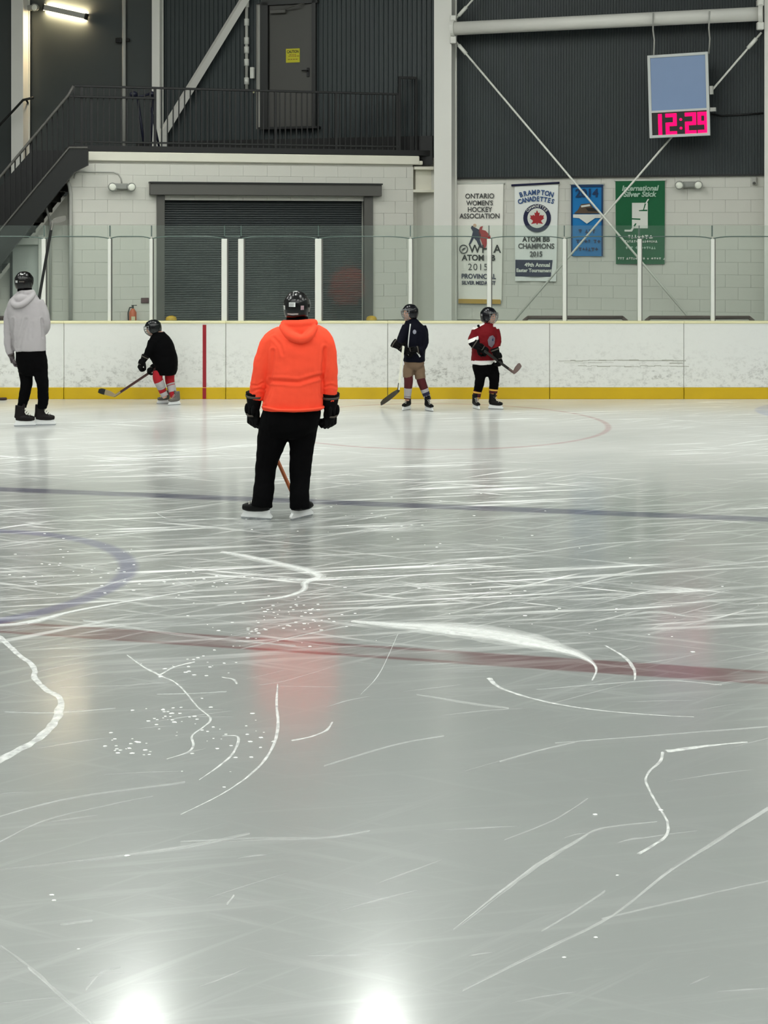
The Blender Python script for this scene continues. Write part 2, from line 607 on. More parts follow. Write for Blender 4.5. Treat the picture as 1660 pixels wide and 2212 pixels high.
# yellow sign on the door
sg = empty('caution_sign', wallpt(633, 120, 0.10), AB, label='small yellow warning sign on the upper grey door', cat='sign')
sw, sh = 32 * wallY(633) / F, 30 * wallY(633) / F
box_obj('sign_plate', (0, 0, 0), (sw, 0.006, sh), mat('sign_yellow', (196, 190, 22), 0.5), sg, 0.001)
M_ink = mat('black_ink', (22, 20, 16), 0.6)
text_mesh('lettering', 'CAUTION', 0.068, M_ink, sg, (0, -0.0045, sh * 0.27), sx=0.72, bold=0.002)
M_ink2 = mat('ochre_ink', (140, 108, 12), 0.6)
bm = bmesh.new()
for z, w in ((0.06, 0.5), (-0.05, 0.62), (-0.27, 0.72)):
    x = -sw * w / 2
    while x < sw * w / 2:
        l = random.uniform(0.02, 0.045)
        bm_box(bm, (x + l / 2, -0.004, sh * z), (l, 0.001, 0.014))
        x += l + 0.012
tag(bm_obj('small_print', bm, M_ink2, sg), kind='stuff')

# ---- lower block wall of the ice resurfacer bay (mezzanine block)
PA, PB = W(150, CY, 23.6), W(915, CY, 25.2)
PA.z = PB.z = 0
UM = (PB - PA).normalized()
AM = math.atan2(UM.y, UM.x)
NM = Vector((UM.y, -UM.x, 0))
LM = (PB - PA).length
def mY(px, off=0.0):                           # depth of the block front at a pixel column
    a = (px - CX) / F
    d = (PA + NM * off)
    # (a*Y - d.x)*NM.x + (Y - d.y)*NM.y = 0
    return (d.x * NM.x + d.y * NM.y) / (a * NM.x + NM.y)
def mpt(px, py, off=0.0):
    return W(px, py, mY(px, off))
def mu(px, off=0.0):
    return (mpt(px, CY, off) - PA).dot(UM)
ZM = 3.62
cen = empty('wall_center', PA, AM, kind='structure')
tag(cen, 'white painted block wall around the roller door under the railing')
dl, dr = mu(355), mu(785)
zdo = zat(421, mY(560))
bm = bmesh.new()
um1 = mu(893)
bm_box(bm, (dl / 2 - 0.0, 0.2, ZM / 2), (dl, 0.36, ZM))
bm_box(bm, ((dr + um1) / 2, 0.2, ZM / 2), (um1 - dr, 0.36, ZM))
bm_box(bm, ((dl + dr) / 2, 0.2, (zdo + ZM) / 2), (dr - dl, 0.36, ZM - zdo))
bm_obj('backing', bm, M_joint, cen)
lay_blocks(cen, 0.0, um1, 0.85, ZM - 0.19, skip=(dl, dr, 0, zdo))

# recess between block and column, with its bracket ledge
bm = bmesh.new()
bm_box(bm, ((um1 + LM) / 2 + 0.1, 0.30, ZM / 2), (LM - um1 + 0.2, 0.12, ZM))
bm_obj('recess_wall', bm, M_white_block, cen)
zl = zat(412, 25.0)
bm = bmesh.new()
bm_box(bm, ((um1 + LM) / 2 + 0.08, 0.12, zl), (LM - um1 + 0.24, 0.26, 0.05), bevel=0.006)
bm_box(bm, ((um1 + LM) / 2 + 0.12, 0.17, (zl + 3.45) / 2), (LM - um1 + 0.1, 0.16, 3.45 - zl))
bm_box(bm, ((um1 + LM) / 2 + 0.10, 0.12, 3.42), (LM - um1 + 0.16, 0.26, 0.05))
bm_obj('corbel', bm, M_cap, cen)
# parapet beam
bm = bmesh.new()
zc0 = zat(352, mY(560))
bm_box(bm, ((0.02 + mu(905)) / 2, 0.10, (zc0 + ZM) / 2), (mu(905) - 0.02, 0.30, ZM - zc0), bevel=0.012)
bm_box(bm, (mu(907), 0.10, (zc0 + ZM) / 2 - 0.04), (0.10, 0.26, ZM - zc0 - 0.08), bevel=0.012)
tag(bm_obj('trim_1', bm, M_cap, cen))
# floor slab of the gallery
bm = bmesh.new()
bm_poly_extrude(bm, [(0.0, -0.01, 3.63), (LM + 0.16, -0.01, 3.63), (LM + 0.16, 0.35, 3.63), (0.0, 3.6, 3.63)], (0, 0, 0.09))
bm_obj('gallery_floor', bm, M_black, cen)

# roller door
d2 = empty('door_2', mpt(570, CY), AM, kind='structure')
d2.location.z = 0
tag(d2, 'wide dark roller shutter door with a grey frame')
cu0 = mu(570)
hl, hr = mu(322) - cu0, mu(820) - cu0
zh0, zh1 = zat(423, mY(570)), zat(395, mY(570))
box_obj('door_head', ((hl + hr) / 2, -0.07, (zh0 + zh1) / 2), (hr - hl, 0.18, zh1 - zh0), M_frame, d2, 0.008)
box_obj('door_head_lip', ((hl + hr) / 2, -0.08, zh1 - 0.012), (hr - hl + 0.02, 0.21, 0.025), M_stair, d2)
for a, b_ in ((338, 355), (785, 804)):
    u0, u1 = mu(a) - cu0, mu(b_) - cu0
    box_obj('jamb', ((u0 + u1) / 2, -0.02, zh0 / 2), (u1 - u0, 0.12, zh0), M_frame, d2, 0.006)
bm = bmesh.new()
ul, ur = dl - cu0 - 0.03, dr - cu0 + 0.03
z = 0.0
while z < zh0 + 0.05:
    rings = []
    # each slat: curved strip
    pr = [(0.10, 0.0), (0.088, 0.006), (0.085, 0.016), (0.088, 0.028), (0.10, 0.034), (0.10, 0.0375)]
    lo = [bm.verts.new((ul, y, z + dz)) for y, dz in pr]
    hi = [bm.verts.new((ur, y, z + dz)) for y, dz in pr]
    for i in range(len(pr) - 1):
        bm.faces.new((lo[i], hi[i], hi[i + 1], lo[i + 1]))
    z += 0.0375
tag(bm_obj('slat_curtain', bm, M_slat, d2), kind='stuff')
box_obj('curtain_back', (0, 0.13, zh0 / 2), (ur - ul, 0.05, zh0 + 0.1), M_stair, d2)

# yellow bollards at the jambs
def bollard(px, label):
    p = mpt(px, CY, 0.22); p.z = 0
    zt = zat(682, p.y)
    r = empty('bollard', p, AM, label=label, cat='bollard', group='yellow bollards at the roller door')
    bm = bmesh.new()
    bm_tube(bm, [(0, 0, 0), (0, 0, zt - 0.05), (0, 0, zt - 0.018), (0, 0, zt)], [0.09, 0.09, 0.075, 0.03], 18)
    bm_obj('post', bm, M_bollard, r, smooth=True)
    bm = bmesh.new()
    bm_tube(bm, [(0, 0, 0), (0, 0, 0.02)], 0.13, 18)
    bm_obj('base_plate', bm, M_stair, r)
bollard(370, 'yellow bollard top at the left side of the roller door')
bollard(803, 'yellow bollard top at the right side of the roller door')

# ---- recessed wall at far left below the stair, with a white door frame
LY = 23.95
SY = 23.3                                     # near stringer of the stair
lw = empty('wall_side', (-9.0, LY, 0), 0, kind='structure')
tag(lw, 'shaded white block wall below the staircase')
lx0, lx1 = 0.0, W(205, CY, LY).x + 9.0
def soffit(x):                                # underside of the stair at world x
    pts = [(W(a, b_, SY).x, W(a, b_, SY).z) for a, b_ in ((-260, 900), (0, 573), (160, 372), (215, 345))]
    for (xa, za), (xb, zb) in zip(pts[:-1], pts[1:]):
        if x <= xb or xb == pts[-1][0]:
            return za + (zb - za) * (x - xa) / (xb - xa) - 0.03
bm = bmesh.new()
top = [(lx1 * t / 24, max(0.05, soffit(-9.0 + lx1 * t / 24))) for t in range(25)]
top = [q for q in top if q[0] > 1.3]
bm_poly_extrude(bm, [(top[0][0], 0.012, 0), (lx1, 0.012, 0)] + [(x, 0.012, z) for x, z in reversed(top)], (0, 0.12, 0))
bm_obj('backing', bm, M_joint, lw)
lay_blocks(lw, 2.0, lx1, 0.85, 3.3, limit=lambda u: soffit(u - 9.0), skip=(W(30, 0, LY).x + 9, W(90, 0, LY).x + 9, 0, zat(520, LY)))
d3 = empty('door_3', (W(60, CY, LY).x, LY - 0.03, 0), 0, kind='structure')
tag(d3, 'pale door with a white frame below the staircase')
w0, w1 = (W(27, 0, LY).x - d3.location.x), (W(92, 0, LY).x - d3.location.x)
zt = zat(513, LY)
box_obj('door_leaf', ((w0 + w1) / 2, 0.0, zt / 2 - 0.05), (w1 - w0, 0.05, zt - 0.1), mat('pale_door', (196, 202, 196), 0.5), d3)
bm = bmesh.new()
bm_box(bm, (w1, -0.04, zt / 2 + 0.02), (0.075, 0.14, zt + 0.04), bevel=0.005)
bm_box(bm, ((w0 + w1) / 2 + 0.04, -0.04, zt - 0.06), (w1 - w0 + 0.12, 0.12, 0.11), bevel=0.005)
bm_obj('door_frame', bm, M_post, d3)
box_obj('door_edge', (w0, -0.03, zt / 2), (0.035, 0.08, zt), M_black, d3)

# ---- white steel columns
def column(px0, px1, off, label, side=0.0, zb=0.0, depth=0.2):
    a, c = wallpt(px0, CY, off), wallpt(px1, CY, off)
    w = (c - a).dot(UB)
    mid = (a + c) / 2
    r = empty('steel_column', (mid.x, mid.y, zb), AB, label=label, cat='column')
    d = depth
    bm = bmesh.new()
    bm_box(bm, (0, 0.015, (CEIL - zb) / 2), (w, 0.03, CEIL - zb), bevel=0.003)
    bm_box(bm, (0, d - 0.015, (CEIL - zb) / 2), (w, 0.03, CEIL - zb), bevel=0.003)
    bm_obj('flange', bm, M_steelwhite, r)
    box_obj('web', (0, d / 2, (CEIL - zb) / 2), (w * 0.86, d - 0.05, CEIL - zb), M_steelwhite, r)
    return r
column(938, 976, 0.42, 'tall white steel column beside the banners', depth=0.34)
column(1652, 1694, 0.42, 'white steel column at the right edge of the picture', depth=0.34)
column(24, 50, 0.34, 'white steel column behind the staircase at far left', zb=3.0, depth=0.24)
column(328, 345, 0.25, 'slim white column behind the gallery railing', zb=3.7, depth=0.16)
# diagonal brace rising from the slim column
a, c = wallpt(352, 288, 0.2), wallpt(545, -28, 0.2)
br = empty('diagonal_brace', a, 0, label='white steel brace rising diagonally behind the gallery railing', cat='brace')
bm = bmesh.new()
bm_tube(bm, [Vector(), c - a], 0.085, 4, up=NB + (UB * 0.001))
for f in bm.faces: pass
bm_obj('beam', bm, M_steelwhite, br)
bm = bmesh.new()
bp_ = wallpt(352, 322, 0.2) - a
bm_tube(bm, [bp_, Vector((0, 0, 0.05))], 0.075, 4)
bm_obj('foot_stub', bm, M_steelwhite, br)
# vertical pipes on the upper wall
def pipe(px, y0, y1, r, label, m=M_conduit, joints=()):
    p = wallpt(px, y1, 0.12); t = wallpt(px, y0, 0.12)
    o = empty('wall_pipe', p, AB, label=label, cat='pipe')
    tube_obj('pipe_run', [(0, 0, 0), (0, 0, t.z - p.z)], r, m, o)
    for j in joints:
        zz = zat(j, p.y) - p.z
        tube_obj('coupling', [(0, 0, zz - 0.06), (0, 0, zz + 0.06)], r * 1.5, M_post, o)
    return o
o = pipe(268, -20, 322, 0.036, 'grey pipe running down the dark wall beside the strip lamp')
zz = zat(89, wallY(268)) - o.location.z
bm = bmesh.new()
bm_box(bm, (-0.10, 0, zz), (0.12, 0.08, 0.09), bevel=0.01)
bm_obj('pipe_clamp', bm, M_black, o)
bm = bmesh.new()
bm_box(bm, (0.08, 0, zz), (0.06, 0.05, 0.06), bevel=0.01)
bm_obj('pipe_clamp', bm, M_black, o)
o = pipe(533, -20, 195, 0.03, 'white jointed pipe beside the upper grey door', M_conduit, (8, 48, 88, 108, 135, 175))
bm = bmesh.new()
bm_box(bm, (0.12, -0.02, zat(160, wallY(533)) - o.location.z), (0.07, 0.06, 0.2), bevel=0.006)
bm_obj('valve_box', bm, M_post, o)
bm = bmesh.new()
bm_ell(bm, (0.15, -0.05, zat(200, wallY(533)) - o.location.z), (0.03, 0.03, 0.035))
bm_obj('gauge', bm, M_capyellow, o)

# round horizontal strut, tie rods
a, c = wallpt(979, 62, 0.45), wallpt(1643, 30, 0.45)
st = empty('round_strut', a, 0, label='round white steel strut spanning between two columns', cat='strut')
tube_obj('pipe_run', [Vector(), c - a], 0.112, M_steelwhite, st, 20)
for q, s_ in ((Vector(), -1), (c - a, 1)):
    bm = bmesh.new()
    d = (c - a).normalized()
    bm_tube(bm, [q - d * 0.02, q + d * 0.04], 0.15, 20)
    bm_box(bm, tuple(q + Vector((0, 0, -0.19))), (0.10, 0.10, 0.12), bevel=0.01)
    bm_box(bm, tuple(q + Vector((0, 0, 0.17))), (0.10, 0.10, 0.10), bevel=0.01)
    bm_obj('end_plate', bm, M_steelwhite, st)
def rod(p, q, label, r=0.017):
    m_ = (p + q) / 2
    o = empty('tie_rod', p, 0, label=label, cat='tie rod', group='crossing tie rods over the banners')
    tube_obj('rod', [Vector(), q - p], r, M_rod, o, 8)
    d = (q - p).normalized()
    tube_obj('turnbuckle', [d * 0.12, d * 0.32], r * 1.9, M_rod, o, 8)
rod(wallpt(982, 86, 0.36), wallpt(1555, 765, 0.36), 'pale tie rod slanting from the tall column down across the blue banner')
rod(wallpt(1646, 70, 0.33), wallpt(1062, 750, 0.33), 'pale tie rod slanting behind the scoreboard down across the green banner')
rod(wallpt(981, 46, 0.36), wallpt(1100, -90, 0.36), 'short pale rod rising above the round strut')

# ---- emergency lights
def emergency(loc, rz, label, flip=1):
    o = empty('emergency_light', loc, rz, label=label, cat='emergency light', group='twin-head emergency lights')
    M_em = mat('emergency_grey', (150, 152, 146), 0.4)
    M_lens = mat('emergency_lens', (236, 238, 226), 0.15)
    bm = bmesh.new()
    bm_box(bm, (0, -0.04, 0.0), (0.22, 0.08, 0.10), bevel=0.015)
    bm_obj('battery_case', bm, M_em, o)
    for s in (-1, 1):
        bm = bmesh.new()
        bm_tube(bm, [(s * 0.14, -0.02, 0.0), (s * 0.145, -0.09, -0.005), (s * 0.15, -0.14, -0.012)], [0.045, 0.066, 0.072], 16)
        h = bm_obj('lamp_head', bm, M_em, o, smooth=False)
        bm = bmesh.new()
        bm_ell(bm, (s * 0.15, -0.14, -0.012), (0.058, 0.02, 0.058))
        bm_obj('lens', bm, M_lens, h, smooth=True)
    return o
emergency(mpt(262, 403, 0.03), AM, 'grey twin-head emergency light on the wall left of the roller door')
emergency(wallpt(1491, 399, 0.03), AB, 'grey twin-head emergency light on the wall right of the green banner')
emergency(wallpt(68, 18, 0.09), AB, 'twin-head emergency light beside the glowing strip lamp')
o = empty('wall_sensor', wallpt(1631, 391, 0.02), AB, label='small pale sensor box high on the wall at the right edge', cat='sensor')
bm = bmesh.new(); bm_box(bm, (0, -0.03, 0), (0.075, 0.06, 0.13), bevel=0.012); bm_obj('case', bm, M_conduit, o)
bm = bmesh.new(); bm_ell(bm, (0, -0.06, -0.035), (0.025, 0.02, 0.022)); bm_obj('lens', bm, M_frame, o, smooth=True)

# conduit to emergency light and corner pipes
o = empty('wall_conduit', mpt(165, 371, 0.03), 0, label='thin grey conduit bending down to the emergency light', cat='conduit')
pts = [mpt(*q, 0.03) - o.location for q in ((160, 385), (163, 375), (172, 371), (245, 372), (256, 376), (262, 386), (263, 396))]
tube_obj('conduit_run', pts, 0.012, M_conduit, o, 8)
o = empty('corner_pipe', mpt(153, 700, 0.06), 0, label='grey pipe on the block corner beside the stair', cat='pipe')
pts = [mpt(*q, 0.06) - o.location for q in ((146, 392), (150, 402), (153, 420), (153, 560), (153, 760))]
tube_obj('pipe_run', pts, 0.03, M_conduit, o, 8)
o = empty('bent_pipe', W(108, 700, LY - 0.1), 0, label='thin bent pipe on the shaded wall under the stair', cat='pipe')
pts = [W(*q, LY - 0.06) - o.location for q in ((99, 446), (103, 460), (108, 474), (109, 490), (108, 700))]
tube_obj('pipe_run', pts, 0.02, M_conduit, o, 8)

# small wall items
o = empty('wall_plaque', mpt(313, 649, 0.02), AM, label='small dark maroon plaque beside the roller door frame', cat='plaque')
box_obj('plate', (0, -0.01, 0), (0.125, 0.02, 0.085), mat('maroon_plate', (72, 38, 44), 0.5), o, 0.004)
box_obj('face', (0, -0.021, 0), (0.10, 0.004, 0.06), mat('maroon_face', (88, 52, 58), 0.5), o)
ext = empty('fire_extinguisher', mpt(287, 700, 0.12), AM, label='orange-red fire extinguisher hanging low on the white wall', cat='fire extinguisher')
M_ext = mat('extinguisher_red', (196, 92, 48), 0.4)
ext.location.z = zat(694, ext.location.y) - 0.16
bm = bmesh.new()
bm_tube(bm, [(0, 0, 0), (0, 0, 0.02), (0, 0, 0.30), (0, 0, 0.345), (0, 0, 0.365)], [0.05, 0.06, 0.06, 0.035, 0.02], 16)
bm_obj('cylinder', bm, M_ext, ext, smooth=True)
bm = bmesh.new()
bm_box(bm, (0, 0, 0.385), (0.03, 0.03, 0.05), bevel=0.004)
bm_box(bm, (0.02, 0, 0.415), (0.09, 0.02, 0.012), bevel=0.003)
bm_obj('valve', bm, M_stair, ext)
tube_obj('hose', [(0.01, 0, 0.39), (-0.05, -0.01, 0.38), (-0.075, -0.01, 0.30), (-0.07, -0.01, 0.14)], 0.011, M_black, ext)
box_obj('label_plate', (0, -0.058, 0.2), (0.06, 0.006, 0.08), M_capyellow, ext)

# strip lamp on the upper left wall
p, q = wallpt(96, 16, 0.11), wallpt(187, 36, 0.11)
o = empty('strip_lamp', (p + q) / 2, 0, label='glowing warm strip lamp on the dark wall at upper left', cat='lamp')
d = (q - p); Ls = d.length; d.normalize()
up = NB.cross(d).normalized()
if up.z < 0: up = -up
MM = Matrix((d, -NB, up)).transposed()
bm = bmesh.new(); bm_box(bm, (0, -0.035, 0), (Ls, 0.012, 0.10), MM, 0.0); bm_box(bm, (0, -0.003, 0), (Ls, 0.056, 0.02), MM, 0.0); bm_obj('housing', bm, M_conduit, o)
for s in (-1, 1):
    bm = bmesh.new()
    bm_tube(bm, [MM @ Vector((-Ls / 2 + 0.02, 0.005, s * 0.036)), MM @ Vector((Ls / 2 - 0.02, 0.005, s * 0.036))], 0.013, 10)
    bm_obj('light_tube', bm, M_walllamp, o, smooth=True)
for s in (-1, 1):
    bm = bmesh.new(); bm_box(bm, (s * Ls / 2, -0.005, 0), (0.03, 0.085, 0.12), MM); bm_obj('end_cap', bm, M_stair, o)

# ---- gallery railing (each baluster its own piece)
rail = empty('gallery_railing', PA + Vector((0, 0, 3.72)), AM, label='black steel guard railing with upright bars along the gallery', cat='railing')
ru0, ru1 = mu(160, -0.06), mu(861, -0.06)
ry = 0.06
zr = 4.67 - 3.72
box_obj('top_rail', ((ru0 + ru1) / 2, ry, zr), (ru1 - ru0, 0.05, 0.035), M_black, rail, 0.004)
box_obj('bottom_rail', ((ru0 + ru1) / 2, ry, 0.06), (ru1 - ru0, 0.035, 0.03), M_stair, rail, 0.004)
zmid = zat(210, mY(240)) - 3.72
box_obj('hand_rail', ((mu(150) + mu(336)) / 2, ry - 0.05, zmid), (mu(336) - mu(150), 0.04, 0.035), M_black, rail, 0.004)
def baluster_mesh(h, w):
    b_ = bmesh.new(); bm_box(b_, (0, 0, h / 2), (w, w, h))
    me = bpy.data.meshes.new('baluster'); b_.to_mesh(me); b_.free(); me.materials.append(M_black)
    return me
me = baluster_mesh(zr - 0.02, 0.019)
n = int((ru1 - ru0) / 0.093)
posts_u = [mu(177), mu(198), mu(336), mu(597), mu(728), mu(860)]
for i in range(n + 1):
    u = ru0 + (ru1 - ru0) * i / n
    if min(abs(u - q) for q in posts_u) > 0.03:
        link_mesh('baluster', me, None, rail, (u, ry, 0.0))
mep = baluster_mesh(zr, 0.042); mep.name = 'post'
for u in posts_u:
    link_mesh('post', mep, None, rail, (u, ry, 0.0))
# taller gate frame at the right end
gt = empty('gate_frame', mpt(880, CY, -0.08), AM, label='tall black gate frame at the right end of the gallery railing', cat='gate')
gt.location.z = 3.72
gh = zat(167, mY(880)) - 3.72
g0, g1 = mu(863) - mu(880), mu(899) - mu(880)
for u in (g0, g1):
    box_obj('upright', (u, 0, gh / 2), (0.045, 0.045, gh), M_black, gt, 0.003)
box_obj('crossbar', ((g0 + g1) / 2, 0, gh), (g1 - g0 + 0.045, 0.045, 0.045), M_black, gt, 0.003)
for k in range(1, 3):
    box_obj('bar', (g0 + (g1 - g0) * k / 3, 0.0, gh / 2), (0.012, 0.012, gh), M_stair, gt)

# folded dark stand leaning behind the railing
fs = empty('folded_stand', mpt(310, 318, -0.35), AM, label='dark folded stand with two knobs leaning behind the railing', cat='stand')
fs.location.z = 3.72
def fp(px, py, off=-0.35):
    return Matrix.Rotation(-AM, 3, 'Z') @ (mpt(px, py, off) - fs.location)
M_navy = mat('navy_plastic', (24, 27, 48), 0.4)
base_z = 0.0
tube_obj('leg', [fp(312, 318), fp(298, 215)], 0.022, M_navy, fs)
tube_obj('leg', [fp(344, 318), fp(326, 232)], 0.02, M_navy, fs)
tube_obj('leg', [fp(326, 318), fp(331, 204)], 0.018, M_navy, fs)
tube_obj('cross_arm', [fp(288, 205), fp(306, 208), fp(334, 200)], 0.02, M_navy, fs)
bm = bmesh.new(); bm_ell(bm, fp(289, 204), (0.07, 0.05, 0.055)); bm_obj('knob', bm, M_navy, fs, smooth=True)
bm = bmesh.new(); bm_ell(bm, fp(328, 203), (0.06, 0.05, 0.045)); bm_obj('knob', bm, M_navy, fs, smooth=True)

# ---- staircase at far left
SY2 = 24.5                                    # far side
stair = empty('staircase', W(190, 320, SY), 0, label='dark steel staircase climbing to the gallery at far left', cat='staircase')
so = stair.location
def sp(px, py, Y=SY): return W(px, py, Y) - so
bm = bmesh.new()
bm_poly_extrude(bm, [sp(-260, 812), sp(-260, 900), sp(0, 573), sp(160, 372), sp(190, 357), sp(190, 322), sp(150, 322)], (0, 0.06, 0))
bm_obj('stringer', bm, M_stair, stair)
bm = bmesh.new()
bm_tube(bm, [sp(-260, 809) + Vector((0, -0.01, 0)), sp(150, 319) + Vector((0, -0.01, 0)), sp(190, 319) + Vector((0, -0.01, 0))], 0.018, 6)
bm_obj('stringer_edge', bm, M_frame, stair)
bm = bmesh.new()
bm_poly_extrude(bm, [sp(-260, 700, SY2), sp(-260, 900, SY2), sp(0, 590, SY2), sp(165, 385, SY2), sp(165, 325, SY2), sp(68, 325, SY2)], (0, 0.05, 0))
bm_obj('far_guard_panel', bm, M_black, stair)
# treads and risers
p0, p1 = sp(152, 340), sp(-250, 822)
nt_ = 22
tm = bmesh.new(); bm_box(tm, (0, (SY2 - SY) / 2 + 0.03, 0), (0.29, SY2 - SY - 0.05, 0.035))
tme = bpy.data.meshes.new('tread'); tm.to_mesh(tme); tm.free(); tme.materials.append(M_stair)
rm = bmesh.new(); bm_box(rm, (0, (SY2 - SY) / 2 + 0.03, 0), (0.015, SY2 - SY - 0.05, 0.16))
rme = bpy.data.meshes.new('riser'); rm.to_mesh(rme); rm.free(); rme.materials.append(M_black)
for i in range(nt_):
    q = p0 + (p1 - p0) * (i / (nt_ - 1))
    link_mesh('tread', tme, None, stair, q)
    link_mesh('riser', rme, None, stair, q + Vector((0.14, 0, 0.08)))
# handrail and bars on the near side
hr = [sp(-260, 688), sp(0, 384), sp(148, 207), sp(160, 186)]
tube_obj('hand_rail', [h + Vector((0, -0.03, 0)) for h in hr], 0.022, M_frame, stair, 8)
px = 158.0
bi = 0
while px > -40:
    pt = 207 + (148 - px) * (384 - 207) / 148.0 if px < 148 else 200
    pb = 322 + (150 - px) * (500 - 322) / 150.0 if px < 150 else 322
    zt_, zb_ = sp(px, pt).z, sp(px, pb).z
    w = 0.038 if bi % 9 == 8 else 0.017
    box_obj('post' if bi % 9 == 8 else 'baluster', (0, 0, (zt_ + zb_) / 2), (w, w, zt_ - zb_), M_black, stair, loc=(sp(px, 0).x, 0.03, 0))
    px -= 11.5
    bi += 1
# wall hand rail further back
o = empty('wall_handrail', wallpt(30, 245, 0.5), 0, label='short black handrail against the white column at far left', cat='handrail')
pts = [wallpt(*q, 0.62) - o.location for q in ((-60, 335), (0, 270), (50, 216), (72, 211))]
tube_obj('rail', pts, 0.024, M_stair, o, 8)
tube_obj('bracket', [wallpt(56, 214, 0.62) - o.location, wallpt(60, 222, 0.5) - o.location, wallpt(60, 224, 0.0) - o.location], 0.018, M_black, o, 8)

# =================================================================== RINK BOARDS AND GLASS
boards = empty('rink_boards', (0, BY, 0), 0, label='white scuffed rink boards with yellow kickplate', cat='boards')
ZBT = 1.07
def bx(px): return (px - CX) * BY / F
def make_board_mat():
    m = bpy.data.materials.new('white_board')
    m.use_nodes = True
    nt = m.node_tree; N, L = nt.nodes, nt.links
    b = N['Principled BSDF']
    geo = N.new('ShaderNodeNewGeometry')
    sep = N.new('ShaderNodeSeparateXYZ'); L.new(geo.outputs['Position'], sep.inputs[0])
    mp = N.new('ShaderNodeMapping'); mp.inputs['Scale'].default_value = (1, 1, 1.4)
    L.new(geo.outputs['Position'], mp.inputs[0])
    n1 = N.new('ShaderNodeTexNoise'); n1.inputs['Scale'].default_value = 14; n1.inputs['Detail'].default_value = 7; n1.inputs['Roughness'].default_value = 0.75
    L.new(mp.outputs[0], n1.inputs['Vector'])
    n2 = N.new('ShaderNodeTexNoise'); n2.inputs['Scale'].default_value = 0.8; n2.inputs['Detail'].default_value = 3
    L.new(geo.outputs['Position'], n2.inputs['Vector'])
    def mr(v, a, c, lo=0.0, hi=1.0):
        n = N.new('ShaderNodeMapRange'); n.interpolation_type = 'SMOOTHSTEP'
        L.new(v, n.inputs[0]); n.inputs[1].default_value = a; n.inputs[2].default_value = c
        n.inputs[3].default_value = lo; n.inputs[4].default_value = hi
        return n.outputs[0]
    def mul(a, c):
        n = N.new('ShaderNodeMath'); n.operation = 'MULTIPLY'
        L.new(a, n.inputs[0])
        if isinstance(c, float): n.inputs[1].default_value = c
        else: L.new(c, n.inputs[1])
        return n.outputs[0]
    # puck and stick scuffs gather on the lower two thirds
    low = mr(sep.outputs[2], 0.28, 0.85, 1.0, 0.08)
    sc = mul(mul(mr(n1.outputs['Fac'], 0.47, 0.66), low), mr(n2.outputs['Fac'], 0.3, 0.65, 0.35, 1.0))
    mx = N.new('ShaderNodeMix'); mx.data_type = 'RGBA'
    mx.inputs[6].default_value = srgb(226, 227, 222); mx.inputs[7].default_value = srgb(146, 146, 138)
    L.new(mul(sc, 0.75), mx.inputs[0])
    L.new(mx.outputs[2], b.inputs['Base Color'])
    b.inputs['Roughness'].default_value = 0.35
    return m
M_board = make_board_mat()
seams = [-560, -212, 138, 488, 838, 1188, 1478, 1768, 2060, 2400]
zk = zat(837, BY)
for a, c in zip(seams[:-1], seams[1:]):
    x0, x1 = bx(a) + 0.004, bx(c) - 0.004
    box_obj('board_panel', ((x0 + x1) / 2, 0.03, (zk + ZBT) / 2), (x1 - x0, 0.06, ZBT - zk), M_board, boards, 0.003)
    box_obj('kickplate', ((x0 + x1) / 2, 0.018, zk / 2), (x1 - x0, 0.06, zk), M_yellow, boards, 0.004)
    box_obj('cap_rail', ((x0 + x1) / 2, 0.07, ZBT + 0.005), (x1 - x0 + 0.008, 0.16, 0.035), M_capyellow, boards, 0.006)
    box_obj('seam_strip', (x1 + 0.004, 0.04, (zk + ZBT) / 2), (0.006, 0.05, ZBT - zk), M_conduit, boards)
box_obj('red_line_stripe', (bx(442), -0.002, ZBT / 2 - 0.01), (0.05, 0.006, ZBT - 0.04), M_redline, boards)
box_obj('red_line_stripe', (bx(442), -0.014, zk / 2), (0.05, 0.006, zk - 0.01), M_redline, boards)
box_obj('backing', (bx(830), 0.10, 0.5), (17.0, 0.08, 0.98), M_conduit, boards)
# long scrape mark on one panel
M_scuff = mat('scuff', (172, 172, 162), 0.6)
bm = bmesh.new()
for y, x0, x1, h in ((779, 1208, 1462, 3), (791, 1250, 1466, 2.2), (785, 1448, 1468, 4), (783, 1220, 1300, 1.5)):
    x = x0
    while x < x1:
        l = random.uniform(8, 30)
        hh = h * random.uniform(0.35, 1.0)
        bm_box(bm, (bx(x + l / 2), -0.0008, zat(y + random.uniform(-1.2, 1.2), BY)), ((l + 2) * BY / F, 0.001, hh * BY / F))
        x += l
tag(bm_obj('scrape_mark', bm, M_scuff, boards), kind='stuff')

glass = empty('glass_barrier', (0, BY + 0.07, ZBT + 0.02), 0, label='clear rink glass panes between white posts on the boards', cat='glass')
ZG0 = ZBT + 0.02
zlow, ztop = zat(511, BY) - ZG0, zat(487, BY) - ZG0
posts = [(-78, 8), (95, 9), (237, 7), (327, 7), (485, 12), (521, 12), (688, 14), (887, 8), (1057, 9), (1220, 8), (1382, 8), (1540, 8), (1700, 8), (1860, 8)]
def gx(px): return (px - CX) * (BY + 0.07) / F
for pxp, w in posts:
    wm = w * BY / F
    h = zat(516, BY) - ZG0
    bm = bmesh.new()
    bm_box(bm, (0, 0, h / 2), (wm, 0.06, h), bevel=0.006)
    po = bm_obj('post', bm, M_post, glass, (gx(pxp), 0, 0))
    bm = bmesh.new(); bm_box(bm, (wm * 0.62, 0.0, h / 2), (wm * 0.22, 0.045, h)); bm_obj('gasket', bm, M_frame, po)
